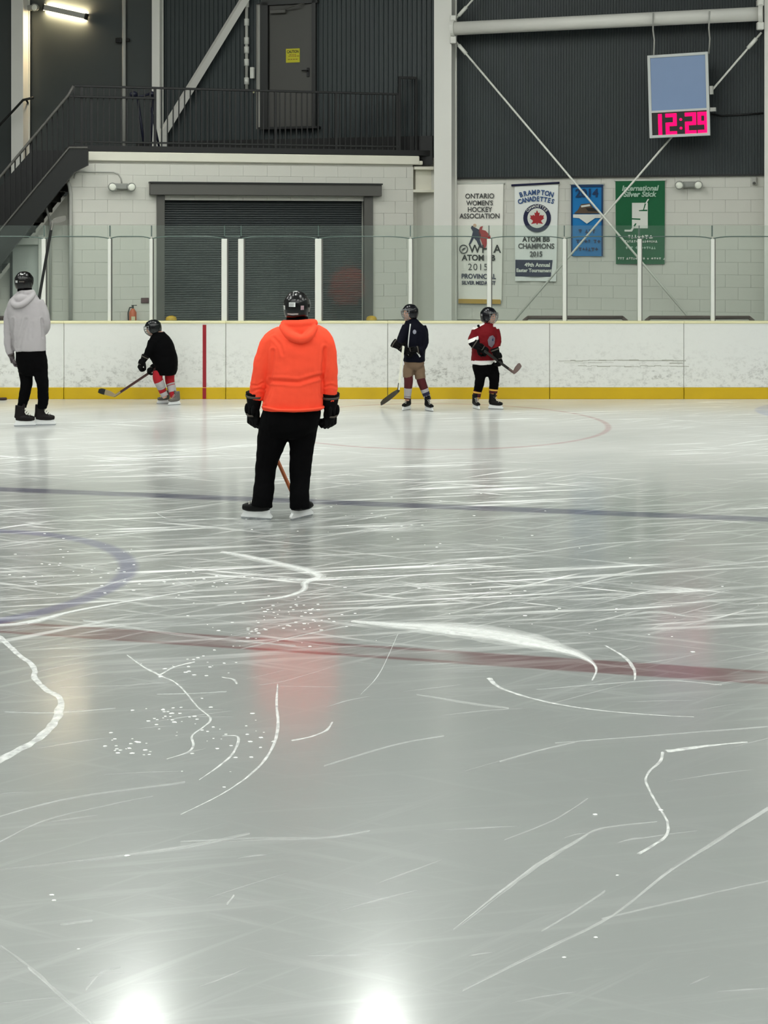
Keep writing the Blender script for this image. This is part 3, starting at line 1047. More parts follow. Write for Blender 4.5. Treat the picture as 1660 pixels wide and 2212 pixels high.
for (a, _), (c, _) in zip(posts[:-1], posts[1:]):
    x0, x1 = gx(a) + 0.012, gx(c) - 0.012
    n = 12
    narrow = (x1 - x0) < 0.4
    arch = 0.0 if narrow else 0.03
    top = []
    for k in range(n + 1):
        t = k / n
        top.append((x0 + (x1 - x0) * t, zlow - arch * (abs(2 * t - 1) ** 5)))
    bm = bmesh.new()
    bm_poly_extrude(bm, [(x0, -0.006, 0), (x1, -0.006, 0)] + [(x, -0.006, z) for x, z in reversed(top)], (0, 0.012, 0))
    g = bm_obj('glass_pane', bm, M_glass, glass)
    bm = bmesh.new()
    bm_tube(bm, [(x, 0, z) for x, z in top], 0.0075, 5)
    bm_obj('pane_edge', bm, M_glassedge, g)
    bm = bmesh.new()
    bm_poly_extrude(bm, [(x, 0.012, z + 0.004) for x, z in top] + [(x1, 0.012, ztop), (x0, 0.012, ztop)], (0, 0.012, 0))
    g2 = bm_obj('glass_pane', bm, M_glass, glass)
    bm = bmesh.new()
    bm_box(bm, (x1 + 0.012, 0.018, (zlow + ztop) / 2), (0.014, 0.016, ztop - zlow))
    bm_obj('pane_joint', bm, M_glassedge, g2)

# steel hook fittings over one post (seen beside the column)
o = empty('wall_hook', mpt(884, 508, -0.10), AM, label='white twin-ball bracket on the wall beside the tall column', cat='bracket')
bm = bmesh.new()
for q in ((-0.06, -0.03, -0.03), (0.05, -0.03, -0.03), (0, -0.03, 0.09)):
    bm_ell(bm, q, (0.035, 0.03, 0.035))
bm_tube(bm, [(-0.06, -0.02, -0.03), (0, -0.02, 0.02), (0.05, -0.02, -0.03)], 0.015, 8)
bm_tube(bm, [(0, -0.02, 0.02), (0, -0.02, 0.09)], 0.015, 8)
bm_obj('bracket', bm, M_post, o, smooth=True)

# benches behind the boards
def bench(px0, px1, label):
    Yb = 22.6
    zt = zat(684, Yb)
    x0, x1 = W(px0, 0, Yb).x, W(px1, 0, Yb).x
    o = empty('bench', ((x0 + x1) / 2, Yb, 0), 0, label=label, cat='bench', group='benches behind the rink boards')
    L_ = x1 - x0
    M_br = mat('bench_frame', (74, 48, 44), 0.45)
    M_pl = mat('bench_plank', (150, 138, 128), 0.5, vary=0.15, stretch=(1, 8, 8))
    for s in (-1, 1):
        pts = [(s * (L_ / 2 - 0.02), 0.45, 0), (s * (L_ / 2 - 0.02), 0.45, 0.42), (s * (L_ / 2 - 0.02), 0.10, 0.42), (s * (L_ / 2 - 0.02), 0.02, 0.5), (s * (L_ / 2 - 0.02), 0.0, zt - 0.06), (s * (L_ / 2 - 0.08), 0.0, zt - 0.015)]
        tube_obj('end_frame', pts, 0.03, M_br, o, 8)
        tube_obj('leg', [(s * (L_ / 2 - 0.02), 0.06, 0), (s * (L_ / 2 - 0.02), 0.08, 0.44)], 0.025, M_br, o, 8)
    tube_obj('top_rail', [(-L_ / 2 + 0.07, 0, zt - 0.015), (L_ / 2 - 0.07, 0, zt - 0.015)], 0.03, M_br, o, 8)
    for k in range(3):
        box_obj('back_plank', (0, 0.02, zt - 0.13 - k * 0.13), (L_ - 0.06, 0.03, 0.10), M_pl, o, 0.006)
    for k in range(3):
        box_obj('seat_plank', (0, 0.14 + 0.13 * k, 0.45), (L_ - 0.06, 0.11, 0.03), M_pl, o, 0.006)
bench(1130, 1356, 'low bench with pale planks behind the boards near the red-shirted skater')
bench(1394, 1630, 'low bench with dark frame behind the boards at far right')
# trash bin behind glass far left? dark red box at the picture edge
o = empty('equipment_box', W(-2, 690, 22.4), 0, label='dark maroon box top behind the boards at far left', cat='box')
o.location.z = 0
bm = bmesh.new(); bm_box(bm, (0, 0, 0.5), (0.25, 0.3, 1.0), bevel=0.02); bm_obj('body', bm, mat('maroon_box', (70, 30, 34), 0.5), o)
bm = bmesh.new(); bm_box(bm, (0, 0, 1.03), (0.28, 0.33, 0.06), bevel=0.015); bm_obj('lid', bm, mat('maroon_lid', (58, 26, 30), 0.5), o)

# =================================================================== SCOREBOARD
sbY = wallY(1468, 0.62)
sb = empty('scoreboard', W(1467, 206, sbY), AB, label='hanging scoreboard with blue panel and red clock reading 12:29', cat='scoreboard')
sb.rotation_euler = (0, R(-1.6), AB)
sc_ = sbY / F
bw, bh = 124 * sc_ / abs(UB.x) * 0.99, 180 * sc_
M_sbf = mat('scoreboard_frame', (206, 210, 208), 0.4)
M_sbb = mat('scoreboard_blue', (128, 152, 190), 0.35, vary=0.03)
box_obj('case', (0, 0.09, 0), (bw - 0.02, 0.16, bh - 0.02), M_stair, sb)
zs = -bh / 2 + 57 * sc_
box_obj('blue_panel', (0, -0.004, (bh / 2 + zs) / 2), (bw - 0.03, 0.02, bh / 2 - zs), M_sbb, sb)
box_obj('clock_face', (0, -0.002, (zs - bh / 2) / 2), (bw - 0.03, 0.02, zs + bh / 2), M_black, sb)
ft = 0.045
bm = bmesh.new()
for s in (-1, 1):
    bm_box(bm, (s * (bw / 2 - ft / 2), -0.005, 0), (ft, 0.05, bh), bevel=0.004)
for z in (bh / 2 - ft / 2, -bh / 2 + ft / 2, zs):
    bm_box(bm, (0, -0.005, z), (bw - ft, 0.046, ft if z != zs else 0.035), bevel=0.004)
bm_obj('frame', bm, M_sbf, sb)
SEG = {'1': 'bc', '2': 'abged', '9': 'abcdfg'}
def digit(ch, cx, w, h, zc):
    bm = bmesh.new()
    t = 0.058
    hx, hz = w / 2, h / 2
    segs = {'a': ((0, hz - t / 2), (w, t)), 'd': ((0, -hz + t / 2), (w, t)), 'g': ((0, 0), (w, t)),
            'f': ((-hx + t / 2, hz / 2), (t, hz)), 'b': ((hx - t / 2, hz / 2), (t, hz)),
            'e': ((-hx + t / 2, -hz / 2), (t, hz)), 'c': ((hx - t / 2, -hz / 2), (t, hz))}
    for s in SEG[ch]:
        (x, z), (sx, sz) = segs[s]
        bm_box(bm, (cx + x, -0.018, zc + z), (sx, 0.008, sz), bevel=0.003)
    bm_obj('clock_digit', bm, M_led, sb)
zc = (zs - bh / 2) / 2 - 0.002
hc = (zs + bh / 2) - 0.075
digit('1', -bw * 0.325, 0.07, hc, zc)
digit('2', -bw * 0.135, 0.175, hc, zc)
digit('2', bw * 0.185, 0.175, hc, zc)
digit('9', bw * 0.385, 0.165, hc, zc)
bm = bmesh.new()
for s in (-1, 1):
    bm_tube(bm, [(bw * 0.025, -0.014, zc + s * hc * 0.2), (bw * 0.025, -0.022, zc + s * hc * 0.2)], 0.022, 8)
bm_obj('colon', bm, M_led, sb)
bm = bmesh.new(); bm_box(bm, (bw / 2 + 0.035, 0.03, bh * 0.04), (0.05, 0.10, 0.13)); bm_obj('side_bracket', bm, M_conduit, sb)
bm = bmesh.new(); bm_box(bm, (bw / 2 + 0.05, 0.03, -bh * 0.19), (0.09, 0.08, 0.06)); bm_obj('side_bracket', bm, M_conduit, sb)
def hanger(px0, y0, px1, y1, label):
    a = W(px1, y1, sbY + 0.02); c = wallpt(px0, y0, 0.57)
    o = empty('hanger_cable', a, 0, label=label, cat='cable', group='scoreboard hanger cables')
    m_ = (c - a)
    tube_obj('cable', [Vector(), m_ * 0.35 + Vector((0.012, 0, 0)), m_ * 0.6 - Vector((0.008, 0, 0)), m_], 0.013, M_conduit, o, 6)
hanger(1412, 28, 1413, 119, 'left hanger cable between the round strut and the scoreboard')
hanger(1534, 24, 1532, 116, 'right hanger cable between the round strut and the scoreboard')
o = empty('power_cord', wallpt(1538, 243, 0.1), 0, label='dark cord running along the ribbed wall right of the scoreboard', cat='cord')
tube_obj('cord', [wallpt(*q, 0.085) - o.location for q in ((1536, 246), (1560, 250), (1600, 248), (1650, 244))], 0.014, M_black, o, 6)

# =================================================================== BANNERS
def cloth_mat(name, rgb): return mat(name, rgb, 0.75, bump=0.1, bscale=60)
M_bw = cloth_mat('banner_white', (246, 244, 236))
M_bw2 = cloth_mat('banner_white_cool', (240, 243, 239))
M_bblue = cloth_mat('banner_blue', (14, 122, 190))
M_bgreen = cloth_mat('banner_green', (8, 96, 56))
M_navyink = mat('navy_ink', (26, 28, 66), 0.7)
M_blueink = mat('blue_ink', (52, 84, 134), 0.7)
M_redink = mat('red_ink', (170, 38, 42), 0.7)
M_greyink = mat('grey_ink', (72, 72, 72), 0.7)
M_whiteink = mat('white_ink', (226, 228, 220), 0.7)
M_paleink = mat('pale_ink', (176, 206, 186), 0.7)
M_darkblueink = mat('dark_blue_ink', (10, 52, 96), 0.7)
M_gold = mat('gold_fringe', (188, 150, 48), 0.6, bump=0.6, bscale=200, stretch=(1, 1, 0.1))
M_brownink = mat('brown_ink', (92, 74, 56), 0.7)
def banner(px0, px1, y0, y1, m, label, wave=0.008, shear=0.0, narrow=1.0):
    pc = (px0 + px1) / 2
    o = empty('wall_banner', wallpt(pc, y0, 0.05), AB, label=label, cat='banner', group='hanging banners on the end wall')
    s = wallY(pc) / F
    w, h = (px1 - px0) * s / abs(UB.x) * 0.94, (y1 - y0) * s
    nx, nz = 16, 20
    b_ = bmesh.new()
    rings = []
    ph = random.random() * 6
    for j in range(nz + 1):
        tz = j / nz
        front, back = [], []
        for i in range(nx + 1):
            tx = i / nx - 0.5
            ww = w * (1 + (narrow - 1) * tz)
            y = -wave * math.sin(tx * 9 + ph) * (0.3 + tz) - 0.004
            front.append((tx * ww + shear * w * tz, y, -h * tz))
            back.append((tx * ww + shear * w * tz, y + 0.005, -h * tz))
        rings.append(front + back[::-1])
    bm_rings(b_, rings)
    bm_obj('cloth', b_, m, o)
    tube_obj('hanging_rod', [(-w / 2 - 0.02, 0, 0.012), (w / 2 + 0.02, 0, 0.012)], 0.014, M_post, o, 8)
    return o, w, h
PY = -0.022                                     # print sits just proud of the cloth
def ink_poly(o, pts, m, name='print', y=PY):
    b_ = bmesh.new()
    bm_poly_extrude(b_, [(x, y, z) for x, z in pts], (0, 0.003, 0))
    return bm_obj(name, b_, m, o)
def ink_disc(o, c, r, m, name='print', y=PY, r_in=0.0, n=32):
    b_ = bmesh.new()
    if r_in <= 0:
        bm_poly_extrude(b_, [(c[0] + r * math.cos(2 * math.pi * k / n), y, c[1] + r * math.sin(2 * math.pi * k / n)) for k in range(n)], (0, 0.003, 0))
    else:
        rings = []
        for rr, yy in ((r, y + 0.003), (r, y), (r_in, y), (r_in, y + 0.003)):
            rings.append([(c[0] + rr * math.cos(2 * math.pi * k / n), yy, c[1] + rr * math.sin(2 * math.pi * k / n)) for k in range(n)])
        bm_rings(b_, rings, closed=True, cap=False)
    return bm_obj(name, b_, m, o)
def dashes(o, z, half, h, m, name='faded_lettering', x0=0.0):
    """a line of lettering too worn to read"""
    b_ = bmesh.new()
    x = -half
    while x < half:
        l = random.uniform(0.5, 0.95) * h
        if random.random() < 0.14: x += h * 0.7
        bm_box(b_, (x0 + x + l / 2, PY, z + random.uniform(-0.1, 0.1) * h), (l * 0.4, 0.002, h * random.uniform(0.7, 1)))
        bm_box(b_, (x0 + x + l / 2, PY, z + random.choice((-0.3, 0, 0.3)) * h), (l, 0.002, h * 0.3))
        x += l + 0.22 * h
    bm_obj(name, b_, m, o)

# banner 1
o, w, h = banner(985, 1090, 398, 648, M_bw, 'white banner with blue and red players and gold fringe', wave=0.010, narrow=0.93)
def bz(py, y0=398, px=1037): return -(py - y0) * wallY(px) / F
for s, py, sz, sx in (('ONTARIO', 424, 0.118, 0.95), ("WOMEN'S", 439, 0.118, 0.86), ('HOCKEY', 453, 0.118, 0.9), ('ASSOCIATION', 467, 0.118, 0.92)):
    text_mesh('lettering', s, sz, M_greyink, o, (-0.0, PY, bz(py)), sx=sx, bold=0.002)
def b1(px, py): return ((px - 1037) * wallY(1037) / F, bz(py))
ink_poly(o, [b1(*q) for q in ((1020, 487), (1028, 492), (1036, 496), (1040, 508), (1037, 518), (1043, 535), (1036, 533), (1030, 520), (1024, 514), (1017, 527), (1012, 529), (1019, 512), (1022, 500), (1017, 492))], M_navyink, 'blue_player')
ink_poly(o, [b1(*q) for q in ((1034, 500), (1038, 490), (1044, 488), (1042, 496), (1050, 498), (1060, 508), (1062, 515), (1054, 519), (1052, 530), (1048, 537), (1044, 530), (1039, 517))], M_redink, 'red_player')
ink_disc(o, b1(1026, 487), 0.03, mat('skin_ink', (206, 176, 150), 0.7), 'blue_player', y=PY - 0.001)
ink_disc(o, b1(1001, 538), 0.078, M_greyink, 'ring_emblem', r_in=0.06)
ink_poly(o, [b1(*q) for q in ((996, 540), (1000, 536), (1006, 534), (1004, 538), (999, 541))], M_greyink, 'ring_emblem')
for s, px in (('W', 1026), ('H', 1050), ('A', 1076)):
    text_mesh('lettering', s, 0.19, M_ink, o, (b1(px, 0)[0], PY, bz(538)), bold=0.003)
text_mesh('lettering', 'ATOM BB', 0.135, M_ink, o, (-0.02, PY, bz(557)), bold=0.004)
text_mesh('lettering', '2015', 0.16, M_greyink, o, (-0.03, PY, bz(577)), spacing=1.15)
text_mesh('lettering', 'PROVINCIAL', 0.115, M_navyink, o, (-0.02, PY, bz(597)), sx=0.92, bold=0.003)
text_mesh('lettering', 'SILVER MEDALIST', 0.085, M_navyink, o, (-0.02, PY, bz(611)), sx=0.9, bold=0.003)
b_ = bmesh.new(); bm_box(b_, (-0.005, -0.012, -h - 0.02), (w * 0.9, 0.02, 0.075)); bm_obj('gold_fringe', b_, M_gold, o)

# banner 2
o, w, h = banner(1111, 1208, 400, 607, M_bw2, 'white banner with a round red leaf crest and navy block', wave=0.012, shear=-0.02, narrow=0.93)
def bz2(py): return -(py - 400) * wallY(1158) / F
def b2(px, py): return ((px - 1158) * wallY(1158) / F, bz2(py))
tube_obj('top_bar', [(-w / 2 - 0.05, -0.02, 0.0), (w / 2 + 0.02, -0.02, 0.035)], 0.018, M_navyink, o, 8)
def arc_text(s, cx, cz, size, m, rad, sp_):
    n = len(s)
    for i, ch in enumerate(s):
        t = (i - (n - 1) / 2) * sp_
        text_mesh('lettering', ch, size, m, o, (cx + rad * math.sin(t), PY, cz + rad * (math.cos(t) - 1)), bold=0.004, sx=0.85, rot=(R(90), t, 0))
arc_text('BRAMPTON', 0.0, bz2(416), 0.115, M_blueink, 0.9, 0.083)
arc_text('CANADETTES', 0.0, bz2(430), 0.11, M_blueink, 0.9, 0.07)
cc = b2(1160, 471)
ink_disc(o, cc, 0.235, M_navyink, 'crest_ring', r_in=0.165)
ink_disc(o, cc, 0.168, M_whiteink, 'crest_field', y=PY + 0.001)
leaf = [(0, 1), (0.18, 0.62), (0.36, 0.7), (0.3, 0.28), (0.55, 0.42), (0.62, 0.3), (0.95, 0.36), (0.85, 0.08), (0.98, -0.02), (0.55, -0.32), (0.62, -0.5), (0.85, -0.72), (0.1, -0.62), (0.06, -0.8)]
leaf = leaf + [(-x, z) for x, z in reversed(leaf[1:])]
ink_poly(o, [(cc[0] + 0.125 * x, cc[1] + 0.135 * z) for x, z in leaf], M_redink, 'leaf', y=PY - 0.002)
for i, ch in enumerate('CANADETTES'):
    t = (i - 4.5) * 0.2
    text_mesh('lettering', ch, 0.06, M_whiteink, o, (cc[0] + 0.2 * math.sin(t), PY - 0.003, cc[1] + 0.2 * math.cos(t)), bold=0.001, rot=(R(90), t, 0))
text_mesh('lettering', 'ATOM BB', 0.12, M_ink, o, (0, PY, bz2(517)), sx=0.9, bold=0.004)
text_mesh('lettering', 'CHAMPIONS', 0.12, M_greyink, o, (0, PY, bz2(532)), sx=0.9, bold=0.004)
text_mesh('lettering', '2015', 0.12, M_greyink, o, (0, PY, bz2(549)), sx=0.9, bold=0.004)
x0, z0 = b2(1112, 561); x1, z1 = b2(1194, 597)
ink_poly(o, [(x0, z1), (x1 - 0.03, z1), (x1, z0), (x0, z0)], M_navyink, 'navy_block')
text_mesh('lettering', '49th Annual', 0.088, M_whiteink, o, ((x0 + x1) / 2 + 0.06, PY - 0.003, bz2(572)), bold=0.003)
text_mesh('lettering', 'Easter Tournament', 0.082, M_whiteink, o, ((x0 + x1) / 2, PY - 0.003, bz2(584)), bold=0.003, sx=0.93)

# banner 3
o, w, h = banner(1234, 1304, 399, 553, M_bblue, 'narrow blue banner dated 2014 with a white pointed emblem', wave=0.006, narrow=0.98)
def b3(px, py): return ((px - 1269) * wallY(1269) / F, -(py - 399) * wallY(1269) / F)
text_mesh('lettering', '2014', 0.19, M_darkblueink, o, (b3(1269, 0)[0], PY, b3(0, 418)[1]), bold=0.006)
ink_poly(o, [b3(*q) for q in ((1239, 463), (1302, 463), (1300, 471), (1287, 471), (1269, 483), (1252, 471), (1239, 470))], M_whiteink, 'emblem_point')
ink_poly(o, [b3(*q) for q in ((1241, 461), (1250, 453), (1256, 441), (1276, 439), (1282, 448), (1298, 461))], M_brownink, 'emblem_rink')
ink_poly(o, [b3(*q) for q in ((1266, 449), (1284, 449), (1292, 457), (1272, 456))], M_ink, 'emblem_rink', y=PY - 0.002)
ink_poly(o, [b3(*q) for q in ((1256, 444), (1275, 441), (1277, 445), (1257, 448))], M_whiteink, 'emblem_rink', y=PY - 0.002)
for py, hf in ((499, 0.14), (521, 0.18), (538, 0.19)):
    dashes(o, b3(0, py)[1], hf, 0.062, M_darkblueink)
bm = bmesh.new()
for s in (-1, 1): bm_box(bm, (s * (w / 2 - 0.012), -0.016, -h / 2), (0.022, 0.012, h - 0.01))
bm_box(bm, (0, -0.016, -0.02), (w - 0.01, 0.012, 0.035))
bm_obj('dark_border', bm, M_darkblueink, o)

# banner 4
o, w, h = banner(1330, 1437, 391, 570, M_bgreen, 'green banner with a white square stick emblem', wave=0.004, narrow=0.985)
def b4(px, py): return ((px - 1384) * wallY(1384) / F, -(py - 391) * wallY(1384) / F)
text_mesh('lettering', 'International', 0.115, M_paleink, o, (b4(1384, 0)[0], PY, b4(0, 407)[1]), bold=0.004, shear=0.2)
text_mesh('lettering', 'Silver Stick', 0.118, M_paleink, o, (b4(1383, 0)[0], PY, b4(0, 420)[1]), bold=0.004, shear=0.2)
ink_poly(o, [b4(*q) for q in ((1367, 493), (1401, 493), (1401, 438), (1367, 438))], M_whiteink, 'emblem_square')
ink_poly(o, [b4(*q) for q in ((1382, 456), (1400, 456), (1400, 453), (1393, 453), (1398, 438), (1395, 438), (1391, 453), (1382, 454))], M_bgreen, 'emblem_stick', y=PY - 0.002)
ink_poly(o, [b4(*q) for q in ((1366, 474), (1385, 475), (1385, 472), (1366, 471))], M_bgreen, 'emblem_stick', y=PY - 0.002)
ink_poly(o, [b4(*q) for q in ((1367, 493), (1374, 482), (1377, 483), (1371, 493))], M_bgreen, 'emblem_stick', y=PY - 0.002)
ink_poly(o, [b4(*q) for q in ((1351, 500), (1367, 500), (1373, 489), (1370, 488), (1364, 496), (1351, 496))], M_whiteink, 'emblem_stick', y=PY - 0.003)
ink_poly(o, [b4(*q) for q in ((1398, 440), (1404, 430), (1401, 430), (1395, 440))], M_whiteink, 'emblem_stick', y=PY - 0.003)
dashes(o, b4(0, 511)[1], 0.19, 0.062, M_whiteink)
dashes(o, b4(0, 521)[1], 0.25, 0.04, M_whiteink)
dashes(o, b4(0, 535)[1], 0.23, 0.045, M_paleink)
dashes(o, b4(0, 558)[1], 0.36, 0.04, M_whiteink)

# =================================================================== CEILING LAMPS
lamp_xy = []
for y in (18.9, 13.0, 7.0, 1.0, -5.0):
    for x in (-10.0, -6.6, -3.2, -0.05, 3.45, 6.9, 10.4):
        if y > 18 and x in (3.45, 6.9): continue
        lamp_xy.append((x, y))
ZL = 8.3
hb = bmesh.new(); bm_box(hb, (0, 0, 0.05), (0.52, 2.1, 0.09), bevel=0.01)
hme = bpy.data.meshes.new('housing'); hb.to_mesh(hme); hb.free(); hme.materials.append(M_housing)
db = bmesh.new(); bm_box(db, (0, 0, 0.0), (0.45, 2.0, 0.012))
dme = bpy.data.meshes.new('diffuser'); db.to_mesh(dme); db.free(); dme.materials.append(M_lamp)
cb = bmesh.new()
for s in (-1, 1): bm_tube(cb, [(0, s * 0.8, 0.09), (0, s * 0.8, CEIL - ZL)], 0.008, 6)
cme = bpy.data.meshes.new('suspension_wire'); cb.to_mesh(cme); cb.free(); cme.materials.append(M_conduit)
for (x, y) in lamp_xy:
    o = empty('ceiling_lamp', (x, y, ZL), 0, label='long white high-bay lamp hanging below the arena ceiling', cat='lamp', group='high-bay lamps over the rink')
    link_mesh('housing', hme, None, o)
    link_mesh('diffuser', dme, None, o)
    link_mesh('suspension_wire', cme, None, o)

# =================================================================== SNOW MARKS ON THE ICE
def make_snow(name, op):
    m = bpy.data.materials.new(name); m.use_nodes = True
    nt = m.node_tree; N, L = nt.nodes, nt.links
    b = N['Principled BSDF']
    b.inputs['Base Color'].default_value = srgb(238, 240, 238)
    b.inputs['Roughness'].default_value = 0.7
    geo = N.new('ShaderNodeNewGeometry')
    n = N.new('ShaderNodeTexNoise'); n.inputs['Scale'].default_value = 22; n.inputs['Detail'].default_value = 5
    L.new(geo.outputs['Position'], n.inputs['Vector'])
    mr = N.new('ShaderNodeMapRange'); mr.inputs[1].default_value = 0.3; mr.inputs[2].default_value = 0.65
    mr.inputs[3].default_value = op * 0.62; mr.inputs[4].default_value = min(1, op * 1.15)
    L.new(n.outputs['Fac'], mr.inputs[0])
    L.new(mr.outputs[0], b.inputs['Alpha'])
    return m
M_snow = make_snow('scraped_snow', 0.52)
M_snow_f = make_snow('thin_scraped_snow', 0.19)
def catmull(pts, k=6):
    out = []
    P = [pts[0]] + list(pts) + [pts[-1]]
    for i in range(1, len(P) - 2):
        p0, p1, p2, p3 = P[i - 1], P[i], P[i + 1], P[i + 2]
        for j in range(k):
            t = j / k
            out.append(tuple(0.5 * ((2 * p1[d]) + (-p0[d] + p2[d]) * t + (2 * p0[d] - 5 * p1[d] + 4 * p2[d] - p3[d]) * t * t + (-p0[d] + 3 * p1[d] - 3 * p2[d] + p3[d]) * t ** 3) for d in range(len(p1))))
    out.append(tuple(pts[-1]))
    return out
def ribbon(bm, pts, k=8, jit=0.35):
    """pts: (px, py, width_in_m) traced on the ice plane"""
    q = catmull([(p[0], p[1], p[2]) for p in pts], k)
    C = [G(a, b_) for a, b_, _ in q]
    rows = []
    sd = random.uniform(0, 50)
    for i, c in enumerate(C):
        t = (C[min(i + 1, len(C) - 1)] - C[max(i - 1, 0)])
        if t.length < 1e-6: t = Vector((1, 0, 0))
        t.normalize()
        n = Vector((-t.y, t.x, 0))
        w = max(q[i][2], 0.002)
        wl, wr = (w * 0.5 * max(0.1, 1 + jit * (mnoise.noise(Vector((i * 0.45, sd, e_))) * 1.6)) for e_ in (0.0, 7.7))
        hgt = min(0.006, 0.0015 + w * 0.05)
        rows.append((bm.verts.new(c + n * wl + Vector((0, 0, 0.0006))), bm.verts.new(c + Vector((0, 0, hgt))), bm.verts.new(c - n * wr + Vector((0, 0, 0.0006)))))
    for a, b_ in zip(rows[:-1], rows[1:]):
        bm.faces.new((a[0], a[1], b_[1], b_[0]))
        bm.faces.new((a[1], a[2], b_[2], b_[1]))
strong = [
    [(-40, 1352, .03), (0, 1377, .035), (35, 1410, .03), (72, 1440, .03), (75, 1465, .03), (100, 1490, .03), (131, 1512, .035), (120, 1555, .045), (90, 1590, .05), (40, 1620, .05), (-30, 1660, .05)],
    [(760, 1342, .05), (850, 1350, .16), (960, 1358, .30), (1060, 1370, .34), (1140, 1385, .30), (1200, 1400, .18), (1250, 1415, .10), (1280, 1432, .03), (1289, 1448, .015), (1280, 1470, .006)],
    [(480, 1192, .06), (540, 1204, .12), (610, 1220, .12), (660, 1232, .14), (690, 1246, .10), (660, 1258, .06), (655, 1275, .05), (610, 1290, .05), (540, 1298, .03), (470, 1308, .012)],
    [(600, 1250, .04), (660, 1252, .05), (760, 1246, .02), (830, 1242, .01)],
    [(1058, 1465, .03), (1075, 1482, .022), (1120, 1500, .02), (1200, 1520, .016), (1300, 1535, .012), (1420, 1545, .008), (1500, 1549, .004)],
    [(-30, 1352, .03), (60, 1345, .09), (150, 1322, .05), (240, 1305, .04), (330, 1290, .03), (420, 1275, .02)],
    [(1310, 1395, .012), (1350, 1420, .018), (1370, 1445, .018), (1372, 1470, .008)],
    [(600, 1478, .006), (598, 1520, .012), (600, 1580, .014), (580, 1630, .012), (545, 1670, .010), (480, 1715, .008), (390, 1760, .005)],
    [(275, 1415, .010), (310, 1440, .014), (348, 1460, .016), (380, 1475, .010), (405, 1500, .010), (425, 1525, .010), (455, 1552, .012), (440, 1570, .010), (415, 1590, .010), (418, 1610, .012), (405, 1625, .010), (360, 1640, .008)],
    [(345, 1458, .016), (380, 1440, .014), (420, 1430, .02)],
    [(480, 1590, .012), (515, 1592, .012), (505, 1625, .012), (480, 1650, .010), (430, 1685, .006)],
    [(630, 1600, .02), (670, 1592, .012), (705, 1578, .014), (718, 1560, .008)],
    [(1432, 1625, .014), (1427, 1645, .014), (1405, 1665, .010), (1396, 1685, .010), (1405, 1710, .010), (1425, 1745, .010), (1442, 1775, .010), (1440, 1805, .012), (1405, 1830, .014), (1380, 1845, .014)],
    [(1440, 1623, .03), (1500, 1615, .03), (1560, 1608, .015), (1615, 1603, .02)],
    [(480, 1463, .012), (505, 1468, .016), (512, 1478, .01)],
]
faint = [
    [(1000, 1668, .010), (1080, 1645, .018), (1170, 1620, .02), (1245, 1603, .018)],
    [(950, 1372, .02), (1050, 1330, .02), (1180, 1285, .025), (1300, 1255, .03), (1450, 1232, .03), (1660, 1212, .04)],
    [(1000, 1215, .03), (1150, 1195, .03), (1300, 1175, .04), (1480, 1165, .03)],
    [(980, 2010, .02), (1080, 1930, .035), (1160, 1870, .04), (1250, 1815, .03), (1300, 1790, .015), (1420, 1775, .008)],
    [(1000, 2140, .012), (1180, 2050, .02), (1320, 1980, .025), (1450, 1880, .03), (1560, 1810, .035), (1700, 1720, .04)],
    [(1300, 1985, .015), (1450, 1950, .014), (1560, 1925, .014), (1700, 1895, .014)],
    [(-40, 2020, .03), (60, 2090, .03), (130, 2150, .025), (200, 2212, .02), (240, 2250, .02)],
    [(185, 2140, .02), (215, 2105, .02), (260, 2090, .012)],
    [(-20, 1830, .014), (90, 1775, .014), (230, 1740, .012), (330, 1720, .008)],
    [(-20, 1770, .014), (150, 1725, .02), (400, 1690, .02)],
    [(0, 1880, .02), (180, 1860, .02), (400, 1830, .03), (540, 1800, .02)],
    [(390, 1820, .03), (560, 1812, .03), (700, 1810, .02), (800, 1795, .01)],
    [(130, 1998, .012), (200, 1988, .02)],
    [(490, 1955, .02), (506, 1935, .02)],
    [(1170, 2012, .01), (1240, 1970, .016), (1308, 1925, .016)],
    [(1090, 1815, .01), (1200, 1770, .012), (1270, 1725, .01)],
    [(700, 1655, .02), (850, 1610, .02), (960, 1590, .012)],
    [(900, 1500, .02), (1020, 1520, .03), (1100, 1530, .02)],
    [(860, 1370, .015), (820, 1455, .02), (780, 1500, .01)],
    [(420, 1270, .05), (330, 1240, .05), (260, 1255, .05), (150, 1290, .04)],
    [(0, 1172, .03), (200, 1160, .04), (430, 1140, .03), (600, 1122, .02)],
    [(420, 1175, .02), (620, 1160, .03), (760, 1150, .02), (1000, 1125, .02)],
    [(60, 1335, .06), (180, 1340, .05), (300, 1358, .05), (400, 1372, .06), (520, 1385, .04), (640, 1395, .02)],
    [(520, 1402, .02), (640, 1375, .02), (760, 1350, .02)],
    [(340, 1500, .01), (420, 1498, .014), (490, 1494, .018)],
    [(130, 1485, .01), (280, 1480, .012), (400, 1470, .01)],
    [(10, 1538, .01), (120, 1540, .014), (250, 1530, .016)],
    [(560, 1480, .01), (620, 1470, .014), (720, 1440, .008)],
    [(1160, 1490, .02), (1300, 1478, .02), (1440, 1470, .014), (1560, 1480, .01)],
    [(1200, 1605, .01), (1400, 1590, .012), (1660, 1570, .02)],
    [(1350, 1330, .03), (1420, 1322, .06), (1480, 1330, .03)],
    [(340, 1108, .03), (350, 1115, .03), (380, 1122, .03), (520, 1120, .02)],
]
bm = bmesh.new()
wide_base = []
rw = random.Random(5)
